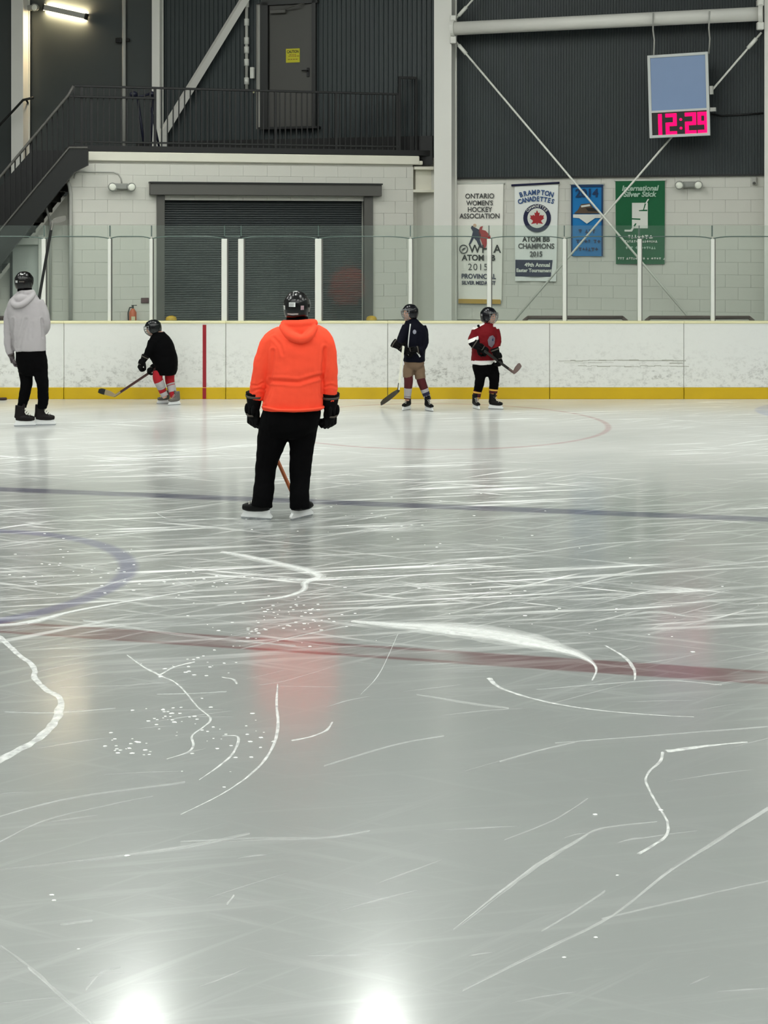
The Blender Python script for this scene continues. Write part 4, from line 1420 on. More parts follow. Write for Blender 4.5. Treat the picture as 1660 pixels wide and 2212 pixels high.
for l in strong:
    if max(p[2] for p in l) < 0.09:
        ribbon(bm, l); continue
    n = len(l)
    wide_base.append(l)
    ribbon(bm, [(px_, py_ - 0.30 * w_ * 30, max(0.010, w_ * 0.30)) for px_, py_, w_ in l], jit=0.25)
    for _ in range(7):                              # ragged strands of pushed snow
        a = rw.uniform(0, 0.5); c = rw.uniform(a + 0.3, 1.0)
        off = rw.uniform(-0.30, 0.5)
        i0, i1 = int(a * (n - 1)), max(int(a * (n - 1)) + 2, int(c * (n - 1)))
        sub = l[i0:i1 + 1]
        m_ = len(sub)
        if m_ < 2: continue
        ribbon(bm, [(px_, py_ + off * w_ * 55, max(0.006, w_ * rw.uniform(0.08, 0.2) * math.sin(math.pi * (k + 0.4) / m_))) for k, (px_, py_, w_) in enumerate(sub)], jit=0.7)
tag(bm_obj('scraped_snow_lines', bm, M_snow, ice_floor), kind='stuff')
bm = bmesh.new()
for l in faint:
    wm = max(p[2] for p in l)
    if wm < 0.016:
        ribbon(bm, [(a, b_, w_ * 0.7) for a, b_, w_ in l], jit=0.6); continue
    for k in range(5):                             # each pass leaves a few parallel cuts
        off = (k - 2) / 2.0 + rw.uniform(-0.2, 0.2)
        i0 = 0 if rw.random() < 0.5 or len(l) < 4 else 1
        sub = l[i0:]
        ribbon(bm, [(px_, py_ + off * w_ * 0.5 * (py_ - CY) ** 2 / (F * H) * 0.8, max(0.002, w_ * rw.uniform(0.06, 0.26))) for px_, py_, w_ in sub], jit=0.9)
for l in wide_base:
    ribbon(bm, l, jit=0.12); ribbon(bm, [(a, b_ - w_ * 4, w_ * 0.75) for a, b_, w_ in l], jit=0.12); ribbon(bm, [(a, b_ - w_ * 7, w_ * 0.5) for a, b_, w_ in l], jit=0.12)
rs = random.Random(11)
for _ in range(100):                              # shorter blade scratches
    py = rs.uniform(1150, 1560) if rs.random() < 0.75 else rs.uniform(1560, 2180)
    p = rs.uniform(-40, 1700)
    L_ = rs.uniform(40, 190)
    sl = rs.uniform(-0.28, 0.02) * (0.5 + (py - 1100) / 900.0)
    wv = rs.uniform(0.005, 0.014)
    ribbon(bm, [(p, py, 0.002), (p + L_ * 0.5, py + sl * L_ * 0.5 + rs.uniform(-3, 3), wv), (p + L_, py + sl * L_, 0.002)], 4, 0.4)
tag(bm_obj('faint_blade_scratches', bm, M_snow_f, ice_floor), kind='stuff')
bm = bmesh.new()
clusters = [(640, 1330, 90, 40, 70), (360, 1545, 60, 25, 40), (560, 1360, 100, 40, 40), (420, 1440, 80, 25, 30), (270, 1615, 60, 20, 30), (130, 1230, 160, 60, 60), (500, 1600, 80, 60, 40), (900, 1120, 400, 60, 60), (1200, 1300, 350, 120, 50), (400, 1250, 120, 30, 40), (1300, 1900, 350, 250, 8), (300, 1950, 300, 200, 7)]
for cx_, cy_, sx_, sy_, n_ in clusters:
    for _ in range(int(n_ * 0.7)):
        px_, py_ = rs.gauss(cx_, sx_ * 0.6), rs.gauss(cy_, sy_ * 0.6)
        if py_ < 1000: continue
        g = G(px_, py_)
        r_ = rs.uniform(0.002, 0.008)
        res = bmesh.ops.create_icosphere(bm, subdivisions=1, radius=1.0)
        for v in res['verts']:
            v.co = Vector((v.co.x * r_ * rs.uniform(1, 2.4), v.co.y * r_, v.co.z * r_ * 0.4)) + g + Vector((0, 0, r_ * 0.2))
M_crumb = mat('snow_crumb', (240, 242, 240), 0.7)
tag(bm_obj('snow_crumbs', bm, M_crumb, ice_floor), kind='stuff')
# puck at the left edge by the boards
pk = G(2, 866)
o = empty('puck', (pk.x, BY - 0.12, 0), 0, label='dark puck lying against the yellow kickplate at the left edge', cat='puck')
bm = bmesh.new(); bm_tube(bm, [(0, 0, 0), (0, 0, 0.005), (0, 0, 0.028), (0, 0, 0.033)], [0.05, 0.056, 0.056, 0.05], 18)
bm_obj('rubber_disc', bm, mat('puck_rubber', (40, 18, 22), 0.6), o)
bm = bmesh.new(); bm_tube(bm, [(0, 0, 0.0331), (0, 0, 0.0336)], 0.03, 18); bm_obj('printed_face', bm, mat('puck_print', (64, 30, 36), 0.6), o)

#@@PEOPLE@@
# =================================================================== SKATERS
M_skin = mat('skin', (206, 160, 138), 0.5)
M_eye = mat('eye_dark', (40, 30, 28), 0.3)
M_lip = mat('lip', (170, 104, 98), 0.5)
M_hair = mat('hair_dark', (44, 34, 28), 0.6)
M_orange = mat('coral_fleece', (255, 84, 56), 0.85, bump=0.25, bscale=90, spec=0.2)
M_blackpant = mat('black_trouser', (4, 4, 5), 0.9, bump=0.2, bscale=60, spec=0.08)
M_greyfleece = mat('grey_fleece', (172, 168, 170), 0.9, bump=0.3, bscale=90, vary=0.04, vscale=9, spec=0.2)
M_blackcloth = mat('black_jersey', (4, 4, 5), 0.9, bump=0.2, bscale=70, spec=0.08)
M_navycloth = mat('navy_jacket', (8, 9, 22), 0.8, bump=0.2, bscale=70, spec=0.12)
M_redcloth = mat('red_jersey', (108, 5, 15), 0.75, bump=0.2, bscale=70, spec=0.2)
M_whitecloth = mat('white_jersey', (232, 230, 226), 0.75, bump=0.2, bscale=70)
M_tan = mat('tan_shorts', (116, 94, 73), 0.8, bump=0.25, bscale=70)
M_sockred = mat('sock_red', (164, 10, 28), 0.85, bump=0.3, bscale=120)
M_sockgrey = mat('sock_grey', (168, 164, 164), 0.85, bump=0.3, bscale=120)
M_sockmar = mat('sock_maroon', (74, 12, 18), 0.85, bump=0.3, bscale=120)
M_sockyel = mat('sock_yellow', (214, 164, 70), 0.85)
M_socknavy = mat('sock_navy', (30, 30, 60), 0.85)
M_helm = mat('helmet_black', (4, 4, 5), 0.22)
M_helmnavy = mat('helmet_navy', (6, 7, 14), 0.22)
M_helmgreen = mat('helmet_green_black', (6, 11, 12), 0.22)
M_sticker = mat('helmet_sticker', (222, 224, 222), 0.4)
M_wire = mat('cage_wire', (150, 152, 152), 0.3, metal=0.7)
M_glove = mat('glove_black', (5, 5, 6), 0.8, spec=0.12, bump=0.2, bscale=60)
M_glovegrey = mat('glove_grey', (70, 64, 56), 0.6)
M_skate = mat('skate_black', (6, 6, 7), 0.5, spec=0.2)
M_skatebrown = mat('skate_dark_brown', (18, 11, 12), 0.5, spec=0.2)
M_skategrey = mat('skate_grey', (92, 88, 82), 0.45)
M_lace = mat('skate_lace', (206, 204, 196), 0.7)
M_holder = mat('skate_holder', (226, 228, 228), 0.35)
M_blade = mat('skate_blade', (190, 194, 198), 0.25, metal=0.9)

class Fig:
    """a figure standing at depth Y; px/py helpers return points local to its root"""
    def __init__(self, name, px, Y, label, group=None):
        self.Y = Y
        self.root = empty(name, (W(px, 0, Y).x, Y, 0), 0, label=label, cat='person', group=group)
        self.o = self.root.location.copy()
        self.s = Y / F
        self.body = []                    # (kind, data) strokes re-used, slimmer, for the body
    def p(self, px, py, dy=0.0):
        return W(px, py, self.Y + dy) - self.o
    def inv(self, co):
        c = co + self.o
        return CX + c.x / c.y * F, CY - (c.z - H) / c.y * F
    def limb(self, bm, pts, k=1.0, seg=14, keep=True):
        """pts (px, py, dy, radius_px) or + (depth factor)"""
        q = catmull([(a[0], a[1], a[2], a[3], a[4] if len(a) > 4 else 1.0) for a in pts], 4)
        P = [self.p(a, b_, d) for a, b_, d, _, _ in q]
        fl = [(r * self.s * k * f, r * self.s * k) for _, _, _, r, f in q]
        bm_tube(bm, P, 0, seg, up=(0, -1, 0), flat=fl)
        if keep: self.body.append(('limb', pts))
    def torso(self, bm, rings, k=1.0, seg=28, keep=True, pw=2.4):
        """rings (px, py, dy, half_width_px, half_depth_m)"""
        q = catmull(rings, 4)
        out = []
        for a, b_, d, hw, hd in q:
            c = self.p(a, b_, d)
            r = []
            for i in range(seg):
                t = 2 * math.pi * i / seg
                cs, sn = math.cos(t), math.sin(t)
                x = math.copysign(abs(cs) ** (2 / pw), cs) * hw * self.s * k
                y = math.copysign(abs(sn) ** (2 / pw), sn) * hd * k
                r.append(c + Vector((x, y, 0)))
            out.append(r)
        bm_rings(bm, out)
        if keep: self.body.append(('torso', rings))
    def folds(self, amp=0.006, scale=9.0, creases=(), stretch=(1, 1, 1.6), seed=0.0):
        def f(co, n):
            v = Vector((co.x * scale * stretch[0] + seed, co.y * scale * stretch[1], co.z * scale * stretch[2]))
            d = amp * (mnoise.noise(v) + 0.5 * mnoise.noise(v * 2.3))
            if creases:
                px, py = self.inv(co)
                for pts, wd_, dep, side in creases:
                    if side * n.y > 0.15:        # side -1: surface facing the camera
                        best = 1e9
                        for (ax, ay), (bx_, by_) in zip(pts[:-1], pts[1:]):
                            vx, vy = bx_ - ax, by_ - ay
                            t = max(0, min(1, ((px - ax) * vx + (py - ay) * vy) / (vx * vx + vy * vy + 1e-9)))
                            best = min(best, math.hypot(px - ax - t * vx, py - ay - t * vy))
                        if best < wd_ * 2.2:
                            d += -dep * math.exp(-(best / wd_) ** 2) + dep * 0.6 * math.exp(-((best - wd_ * 1.3) / wd_) ** 2)
            return d
        return f
    def make_body(self, head_c, head_r, face, neck_to, tilt=0.0):
        """one continuous skin surface: head with face, neck, trunk and limbs inside the clothes"""
        bm = bmesh.new()
        for kind, d in self.body:
            if kind == 'limb': self.limb(bm, d, 0.72, 10, keep=False)
            else: self.torso(bm, d, 0.78, 18, keep=False)
        Mr = Matrix.Rotation(face, 3, 'Z') @ Matrix.Rotation(tilt, 3, 'Y')
        c, r = Vector(head_c), head_r
        def L(x, y, z): return c + Mr @ Vector((x * r, y * r, z * r))
        bm_ell(bm, L(-0.05, 0, 0.12), (r * 0.92, r * 0.78, r * 0.98), Mr)          # cranium
        bm_ell(bm, L(0.30, 0, -0.45), (r * 0.55, r * 0.52, r * 0.60), Mr)         # jaw
        bm_ell(bm, L(0.62, 0, -0.88), (r * 0.20, r * 0.22, r * 0.17), Mr)         # chin
        bm_tube(bm, [L(0.78, 0, 0.10), L(0.98, 0, -0.22), L(0.82, 0, -0.32)], [r * 0.08, r * 0.14, r * 0.11], 8)   # nose
        bm_ell(bm, L(0.72, 0, 0.20), (r * 0.16, r * 0.48, r * 0.10), Mr)          # brow
        bm_ell(bm, L(0.76, 0, -0.56), (r * 0.12, r * 0.22, r * 0.07), Mr)         # lips
        for s in (-1, 1):
            bm_ell(bm, L(-0.02, s * 0.80, -0.08), (r * 0.16, r * 0.07, r * 0.26), Mr)   # ears
            bm_ell(bm, L(0.55, s * 0.42, -0.22), (r * 0.2, r * 0.2, r * 0.2), Mr)       # cheeks
        bm_tube(bm, [L(-0.12, 0, -0.3), Vector(neck_to)], [r * 0.5, r * 0.58], 12)
        Mi = Mr.inverted()
        def fm(co, n):
            q = Mi @ (co - c) / r
            if q.x > 0.4:
                for s in (-1, 1):
                    if abs(q.y - s * 0.33) < 0.13 and abs(q.z - 0.04) < 0.075: return 1
                if abs(q.y) < 0.2 and abs(q.z + 0.56) < 0.06 and q.x > 0.6: return 2
            if q.length < 1.3 and q.z > 0.35 - 0.4 * max(0.0, -q.x) and q.x < 0.75: return 3
            if q.length < 1.3 and q.x < -0.35 and q.z > -0.5: return 3
            return 0
        return remeshed('body', bm, [M_skin, M_eye, M_lip, M_hair], self.root, 0.011, 2, facemat=fm)

def helmet(fig, c, r, face, m, tilt=0.0, cage=True, stickers=True, shell_only=False):
    Mr = Matrix.Rotation(face, 3, 'Z') @ Matrix.Rotation(tilt, 3, 'Y')
    c = Vector(c)
    def T(v): return c + Mr @ Vector(v)
    ax, ay, az = r * 1.22, r * 1.04, r * 1.18
    def low(a):                               # lower edge elevation by azimuth (0 = front)
        a = abs(a)
        if a < 0.7: return R(14)
        if a < 1.2: return R(14) + (R(-50) - R(14)) * (a - 0.7) / 0.5
        return R(-50)
    bm = bmesh.new()
    NA, NE = 40, 12
    def pt(a, e, k=1.0):
        # slight panel relief: raised spine and side ridges
        k2 = k
        rid = math.exp(-((abs(a) - 0.0) / 0.22) ** 2) + math.exp(-((abs(a) - math.pi) / 0.25) ** 2)
        k2 += 0.035 * min(1, rid) * math.cos(e)
        k2 += 0.03 * math.exp(-((e - R(20)) / 0.10) ** 2) + 0.025 * math.exp(-((e - R(52)) / 0.08) ** 2)
        ce = math.cos(e) if e > 0 else 1 - 0.45 * (1 - math.cos(e))
        return T((ax * k2 * ce * math.cos(a), ay * k2 * ce * math.sin(a), az * k2 * math.sin(e)))
    for kk in (1.0, 0.9):
        pass
    outer, inner = [], []
    for i in range(NA):
        a = -math.pi + 2 * math.pi * i / NA
        e0 = low(a)
        outer.append([bm.verts.new(pt(a, e0 + (R(88) - e0) * j / NE)) for j in range(NE + 1)])
        inner.append([bm.verts.new(pt(a, e0 + (R(88) - e0) * j / NE, 0.9)) for j in range(NE + 1)])
    for i in range(NA):
        k = (i + 1) % NA
        for j in range(NE):
            bm.faces.new((outer[i][j], outer[k][j], outer[k][j + 1], outer[i][j + 1]))
            bm.faces.new((inner[i][j + 1], inner[k][j + 1], inner[k][j], inner[i][j]))
        bm.faces.new((outer[k][0], outer[i][0], inner[i][0], inner[k][0]))
    bm.faces.new([outer[i][NE] for i in range(NA)])
    bm.faces.new([inner[i][NE] for i in reversed(range(NA))])
    h = bm_obj('helmet', bm, m, fig.root, smooth=True)
    def patch(a0, a1, e0, e1, mm, name, k=1.075):
        b_ = bmesh.new()
        n = 4
        g = [[b_.verts.new(pt(a0 + (a1 - a0) * i / n, e0 + (e1 - e0) * j / n, k - 0.045 + 0.0)) for j in range(n + 1)] for i in range(n + 1)]
        for i in range(n):
            for j in range(n):
                b_.faces.new((g[i][j], g[i + 1][j], g[i + 1][j + 1], g[i][j + 1]))
        bmesh.ops.solidify(b_, geom=b_.faces[:], thickness=0.002)
        return bm_obj(name, b_, mm, h, smooth=True)
    M_vent = mat('helmet_vent', (4, 4, 5), 0.9)
    for s in (-1, 1):
        for a0 in (0.55, 1.1, 1.9, 2.5):
            patch(s * a0, s * (a0 + 0.3), R(60), R(68), M_vent, 'vent', 1.06)
        patch(s * 1.3, s * 1.75, R(-6), R(6), M_vent, 'ear_hole', 1.06)
    if cage:
        b_ = bmesh.new()
        cx_, cy_, cz_ = r * 1.30, r * 1.06, r * 1.32
        def cp(a, e): return T((cx_ * math.cos(e) * math.cos(a) + 0.012, cy_ * math.cos(e) * math.sin(a), cz_ * math.sin(e)))
        for a in (-1.15, -0.8, -0.45, -0.15, 0.15, 0.45, 0.8, 1.15):
            bm_tube(b_, [cp(a * (1 - 0.12 * j / 6), R(20) + (R(-66) - R(20)) * j / 6) for j in range(7)], 0.0032, 5)
        for e in (16, 0, -16, -32, -48, -64):
            bm_tube(b_, [cp(-1.2 + 2.4 * j / 12, R(e)) for j in range(13)], 0.0032 if e > -60 else 0.006, 5)
        bm_obj('face_cage', b_, M_wire, h, smooth=True)
    b_ = bmesh.new()
    bm_tube(b_, [T((0.1 * r, s_ * ay * q, z * r)) for s_, q, z in ((-1, 0.95, -0.5), (-1, 0.7, -1.0), (-1, 0.0, -1.22), (1, 0.7, -1.0), (1, 0.95, -0.5))], 0.008, 6)
    bm_obj('chin_strap', b_, m, h, smooth=True)
    return h, patch

def skate(fig, px, py, heading, L, m_boot, m_tri=None, shaft=1.0, lift=0.0):
    """ice skate: boot, tongue and laces, white holder, steel blade"""
    g = G(px, py) - fig.o
    g.z = lift
    k = L / 0.30
    Mr = Matrix.Rotation(heading, 3, 'Z')
    def T(x, y, z): return g + Mr @ Vector((x * k, y * k, z * k))
    bm = bmesh.new()
    bm_tube(bm, [T(-0.115, 0, .125), T(-0.05, 0, .118), T(0.03, 0, .113), T(0.09, 0, .108), T(0.138, 0, .105)], 0, 14, up=(0, 0, 1),
            flat=[(.040 * k, .036 * k), (.046 * k, .042 * k), (.046 * k, .044 * k), (.040 * k, .045 * k), (.026 * k, .032 * k)])
    bm_tube(bm, [T(-0.085, 0, .115), T(-0.075, 0, .18), T(-0.068, 0, .24), T(-0.06, 0, .285)], 0, 14, up=Mr @ Vector((1, 0, 0)),
            flat=[(.055 * k, .042 * k), (.055 * k * shaft, .043 * k * shaft), (.060 * k * shaft, .047 * k * shaft), (.064 * k * shaft, .050 * k * shaft)])
    bm_tube(bm, [T(-0.02, 0, .13), T(-0.03, 0, .20 - .04 * (shaft < 1)), T(-0.005 - 0.03 * (shaft < 1), 0, .31 - .10 * (shaft < 1))], 0, 10, up=Mr @ Vector((1, 0, 0)), flat=[(.05 * k, .035 * k), (.03 * k, .036 * k), (.016 * k, .038 * k)])
    b = remeshed('skate_boot', bm, m_boot, fig.root, 0.007, 4)
    bm = bmesh.new()
    for i in range(5):
        t = i / 4
        x, z = 0.065 - 0.085 * t, 0.152 + (0.09 if shaft >= 1 else 0.03) * t
        bm_tube(bm, [T(x, -0.034, z - 0.012), T(x + 0.012, 0, z + 0.006), T(x, 0.034, z - 0.012)], 0.005 * k, 5)
    bm_obj('laces', bm, m_tri or M_lace, b, smooth=True)
    bm = bmesh.new()
    prof = [(-0.13, .092), (0.135, .088), (0.125, .062), (0.155, .032), (0.15, .020), (-0.14, .020), (-0.145, .034), (-0.12, .062)]
    bm_poly_extrude(bm, [T(x, -0.014, z) for x, z in prof], Mr @ Vector((0, 0.028 * k, 0)))
    bm_obj('blade_holder', bm, M_holder, b)
    bm = bmesh.new()
    prof = [(-0.14, .024), (0.15, .024), (0.158, .012), (0.145, .001), (-0.125, .0), (-0.142, .008)]
    bm_poly_extrude(bm, [T(x, -0.0022, z) for x, z in prof], Mr @ Vector((0, 0.0044 * k, 0)))
    bm_obj('blade', bm, M_blade, b)
    return T(-0.07, 0, 0.22)

def glove(fig, wrist, d, palm, k=1.0, m=M_glove, m2=M_glovegrey, thumb=1):
    """hockey glove: wide cuff, padded back, four curled fingers and a thumb"""
    x = Vector(d).normalized()
    z = -Vector(palm); z = (z - x * z.dot(x)).normalized()
    y = z.cross(x)
    Mr = Matrix((x, y, z)).transposed()
    w = Vector(wrist)
    def T(a, b_, c): return w + Mr @ (Vector((a, b_ * thumb, c)) * k)
    bm = bmesh.new()
    bm_tube(bm, [T(-0.075, 0, 0), T(-0.02, 0, 0), T(0.03, 0, 0)], 0, 14, up=z, flat=[(.052 * k, .066 * k), (.044 * k, .056 * k), (.036 * k, .046 * k)])
    bm_ell(bm, T(0.062, 0, 0), (0.058 * k, 0.054 * k, 0.031 * k), Mr)
    for i, ln in enumerate((0.92, 1.0, 0.96, 0.8)):
        yy = 0.043 - i * 0.0287
        bm_tube(bm, [T(0.085, yy, 0.004), T(0.085 + 0.045 * ln, yy, 0.004), T(0.085 + 0.068 * ln, yy, -0.026), T(0.085 + 0.048 * ln, yy, -0.062 * ln), T(0.085 + 0.016 * ln, yy, -0.066 * ln)],
                [0.0145 * k, 0.0145 * k, 0.0142 * k, 0.0135 * k, 0.011 * k], 10)
    bm_tube(bm, [T(0.03, 0.045, -0.008), T(0.07, 0.074, -0.022), T(0.105, 0.066, -0.048), T(0.112, 0.045, -0.064)], [0.019 * k, 0.018 * k, 0.0165 * k, 0.013 * k], 10)
    g = remeshed('glove', bm, m, fig.root, 0.0055 * max(1, k * 0.9), 2)
    for i in range(3):
        bm = bmesh.new()
        bm_ell(bm, T(0.035 + 0.0 * i, 0.036 - 0.036 * i, 0.03), (0.036 * k, 0.016 * k, 0.013 * k), Mr, 12)
        bm_obj('back_pad', bm, m, g, smooth=True)
    bm = bmesh.new()
    bm_tube(bm, [T(-0.055, 0, 0), T(-0.040, 0, 0)], 0, 16, up=z, flat=[(.0525 * k, .0665 * k), (.049 * k, .063 * k)])
    bm_obj('cuff_band', bm, m2, g, smooth=True)
    bm = bmesh.new()
    bm_tube(bm, [T(0.07, 0.03, 0.034), T(0.075, 0, 0.0385), T(0.07, -0.04, 0.034)], 0.006 * k, 6)
    bm_obj('piping', bm, m2, g, smooth=True)
    return g

def stick(name, top, heel, toe, label, m_shaft, m_blade, m_tape=None, wd_=0.030, th=0.019, blade_h=0.07, knob=True, group='hockey sticks'):
    """top, heel, toe: world points"""
    o = empty(name, heel, 0, label=label, cat='hockey stick', group=group)
    t, e = Vector(top) - Vector(heel), Vector(toe) - Vector(heel)
    bm = bmesh.new()
    d = t.normalized()
    side = d.cross(e.normalized()).normalized()
    up = side.cross(d)
    # rectangular shaft
    ring = lambda p, a, b_: [p + up * a + side * b_, p - up * a + side * b_, p - up * a - side * b_, p + up * a - side * b_]
    bm_rings(bm, [ring(d * 0.03, wd_ / 2, th / 2), ring(t, wd_ / 2, th / 2)])
    s = bm_obj('shaft', bm, m_shaft, o)
    # curved blade
    ed = e.normalized()
    nz = (d - ed * d.dot(ed)).normalized()
    rings = []
    n = 8
    for i in range(n + 1):
        u = i / n
        c = e * u + side * (0.035 * u * u)
        h = blade_h * (0.62 + 0.38 * min(1, u * 3)) * (1 if u < 0.85 else 1 - (u - 0.85) * 2.6)
        w_ = 0.006
        rings.append([c + nz * h * 0.75 + side * w_, c - nz * h * 0.25 + side * w_, c - nz * h * 0.25 - side * w_, c + nz * h * 0.75 - side * w_])
    bm = bmesh.new(); bm_rings(bm, rings); bl = bm_obj('blade', bm, m_blade, o)
    bm = bmesh.new(); bm_tube(bm, [Vector(), d * 0.12], [0.017, 0.016], 8); bm_obj('hosel', bm, m_blade, o)
    if m_tape:
        k0, k1 = 5, n - 0
        b_ = bmesh.new()
        rr = []
        for r_ in rings[k0:k1 + 1]:
            c = sum(r_, Vector()) / 4
            rr.append([c + (q - c) * 1.12 for q in r_])
        bm_rings(b_, rr); bm_obj('blade_tape', b_, m_tape, bl)
    if knob:
        bm = bmesh.new(); bm_tube(bm, [t * 0.88, t * 0.985, t], [0.02, 0.02, 0.022], 8); bm_obj('grip_tape', bm, M_stair, o)
    return o

def sock(fig, pts, bands, name='sock'):
    """pts limb (px, py, dy, r); bands: list of (t0, t1, material, swell)"""
    q = catmull(pts, 10)
    first = None
    for t0, t1, m, sw in bands:
        i0, i1 = int(t0 * (len(q) - 1)), max(int(t0 * (len(q) - 1)) + 1, int(round(t1 * (len(q) - 1))))
        sub = q[i0:i1 + 1]
        bm = bmesh.new()
        bm_tube(bm, [fig.p(a, b_, d) for a, b_, d, _ in sub], [r * fig.s * sw for *_, r in sub], 14, up=(0, -1, 0))
        o = bm_obj(name if first is None else 'stripe', bm, m, fig.root if first is None else first, smooth=True)
        if first is None: first = o

GRP = 'skaters on the ice'
# ------------------------------------------------------------------ 1: coral fleece, seen from behind
f = Fig('person', 622, 12.19, 'skater in bright coral hooded fleece and black trousers seen from behind', GRP)
ankL = skate(f, 556, 1122, R(163), 0.275, M_skate, None, 0.66)
ankR = skate(f, 651, 1120, R(52), 0.275, M_skate, None, 0.66)
bm = bmesh.new()
f.torso(bm, [(631, 868, 0.02, 58, 0.19), (630, 890, 0.02, 64, 0.20), (627, 912, 0.02, 63, 0.20), (624, 930, 0.02, 58, 0.18), (622, 945, 0.02, 44, 0.13)])
f.limb(bm, [(595, 905, 0.02, 32), (590, 940, 0.02, 34), (581, 975, 0.02, 28), (575, 1010, 0.03, 23.5), (572, 1040, 0.0, 22.5), (569, 1070, -0.04, 23.5), (566, 1095, -0.05, 23.5)])
f.limb(bm, [(656, 905, 0.02, 30), (654, 940, 0.02, 31), (651, 975, 0.02, 26), (649, 1010, 0.02, 24), (648, 1045, -0.01, 22.5), (648, 1075, -0.05, 22), (648, 1099, -0.06, 22.5)])
remeshed('trousers', bm, M_blackpant, f.root, 0.011, 5, deform=f.folds(0.007, 7, seed=3))
bm = bmesh.new()
f.torso(bm, [(645, 694, 0.0, 20, 0.08), (645, 702, 0.0, 34, 0.11), (645, 715, 0.01, 56, 0.15), (644, 735, 0.02, 66, 0.185), (642, 765, 0.02, 66, 0.205), (641, 795, 0.02, 62, 0.215), (639, 820, 0.02, 59, 0.215), (637, 845, 0.02, 62, 0.22), (634, 868, 0.02, 65, 0.22), (633, 884, 0.02, 66, 0.215)])
f.limb(bm, [(612, 722, 0.0, 21), (590, 738, 0.0, 25), (577, 765, 0.0, 24), (568, 795, 0.0, 21.5), (561, 822, 0.01, 19), (556, 843, 0.02, 16), (553, 862, 0.03, 14)])
f.limb(bm, [(676, 716, 0.0, 20), (695, 733, 0.0, 24), (705, 760, 0.0, 22.5), (710, 790, 0.0, 20), (713, 820, 0.01, 17.5), (714, 845, 0.02, 15), (715, 866, 0.03, 13.5)])
cr = [([(586, 822), (615, 824), (645, 826), (672, 818), (694, 812)], 5, 0.014, -1),
      ([(590, 758), (588, 790), (584, 820), (577, 848), (570, 868)], 4, 0.012, -1),
      ([(702, 752), (699, 785), (696, 815), (697, 850)], 4, 0.012, -1),
      ([(545, 846), (558, 840), (570, 842)], 3, 0.008, -1), ([(544, 832), (556, 834), (568, 828)], 3, 0.007, -1),
      ([(703, 836), (715, 832), (727, 836)], 3, 0.007, -1),
      ([(592, 730), (606, 745), (612, 765)], 4, 0.006, -1)]
jk = remeshed('hooded_fleece', bm, M_orange, f.root, 0.010, 4, deform=f.folds(0.006, 6, cr, seed=1))
bm = bmesh.new()
f.limb(bm, [(611, 703, -0.04, 9), (618, 716, -0.10, 11), (634, 728, -0.16, 11), (652, 733, -0.175, 10), (668, 724, -0.15, 11), (680, 706, -0.06, 9)], keep=False)
f.limb(bm, [(613, 700, 0.0, 9), (630, 700, -0.10, 9), (648, 700, -0.12, 9), (668, 698, -0.09, 9), (680, 698, 0.0, 9)], keep=False)
bm_ell(bm, f.p(648, 714, -0.10), (30 * f.s, 0.055, 17 * f.s))
remeshed('hood', bm, M_orange, jk, 0.008, 4)
tube_obj('hem_band', [f.p(568, 879, -0.03), f.p(572, 880, -0.12), f.p(600, 886, -0.205), f.p(640, 886.5, -0.215), f.p(678, 884, -0.19), f.p(697, 881, -0.10), f.p(699, 879, -0.02)], 0.011, M_orange, jk, 8)
hc = f.p(641, 663, 0.0)
f.make_body(hc, 0.112, R(78), f.p(644, 712, 0.01))
tube_obj('neck_guard', [f.p(642, 680, 0.0), f.p(643, 703, 0.0)], [0.085, 0.098], M_blackcloth, f.root, 18)
h, patch = helmet(f, f.p(641, 660, 0.0), 0.103, R(78), M_helm)
patch(math.pi - 0.28, math.pi + 0.22, R(-2), R(14), M_sticker, 'sticker')
patch(math.pi - 0.95, math.pi - 0.68, R(-14), R(2), M_sticker, 'sticker')
patch(math.pi + 0.62, math.pi + 0.88, R(-14), R(2), mat('sticker_pink', (206, 176, 184), 0.4), 'sticker')
patch(math.pi - 0.5, math.pi + 0.45, R(-34), R(-27), M_sticker, 'sticker')
patch(math.pi - 0.5, math.pi + 0.5, R(66), R(74), M_sticker, 'sticker')
glove(f, f.p(549, 872, 0.05), (-0.04, 0.10, -1), (0.75, 0.65, 0), 1.3, thumb=-1)
glove(f, f.p(714, 874, 0.05), (-0.04, 0.12, -1), (-0.75, 0.65, 0), 1.3)
hp, tp = W(549, 893, 12.36), G(649, 1106)
heel = Vector((W(646, 0, 12.5).x, 12.52, 0.02))
stick('hockey_stick', W(545, 872, 12.30), heel, heel + Vector((0.10, 0.27, 0.0)), 'orange-brown hockey stick held in front by the coral-fleeced skater', mat('wood_orange', (176, 92, 44), 0.5), M_black, None)

# ------------------------------------------------------------------ 2: grey hoodie at far left
f = Fig('person', 70, 17.92, 'skater in pale grey hooded sweatshirt and black trousers at far left', GRP)
skate(f, 53, 921, R(12), 0.265, M_skatebrown, M_skategrey)
skate(f, 96, 919, R(8), 0.265, M_skatebrown, M_skategrey)
bm = bmesh.new()
f.torso(bm, [(66, 752, 0, 31, 0.14), (68, 775, 0, 33, 0.15), (71, 795, 0, 32, 0.14), (72, 810, 0, 24, 0.11)])
f.limb(bm, [(54, 775, 0, 15), (56, 805, 0.02, 15.5), (57, 830, -0.02, 13), (52, 855, 0.0, 12), (47, 880, 0.0, 10.5)])
f.limb(bm, [(84, 775, 0, 15.5), (88, 805, -0.04, 15.5), (92, 832, -0.08, 13), (93, 858, -0.05, 12), (91, 882, -0.03, 10.5)])
remeshed('trousers', bm, M_blackpant, f.root, 0.012, 5, deform=f.folds(0.007, 8, seed=5))
bm = bmesh.new()
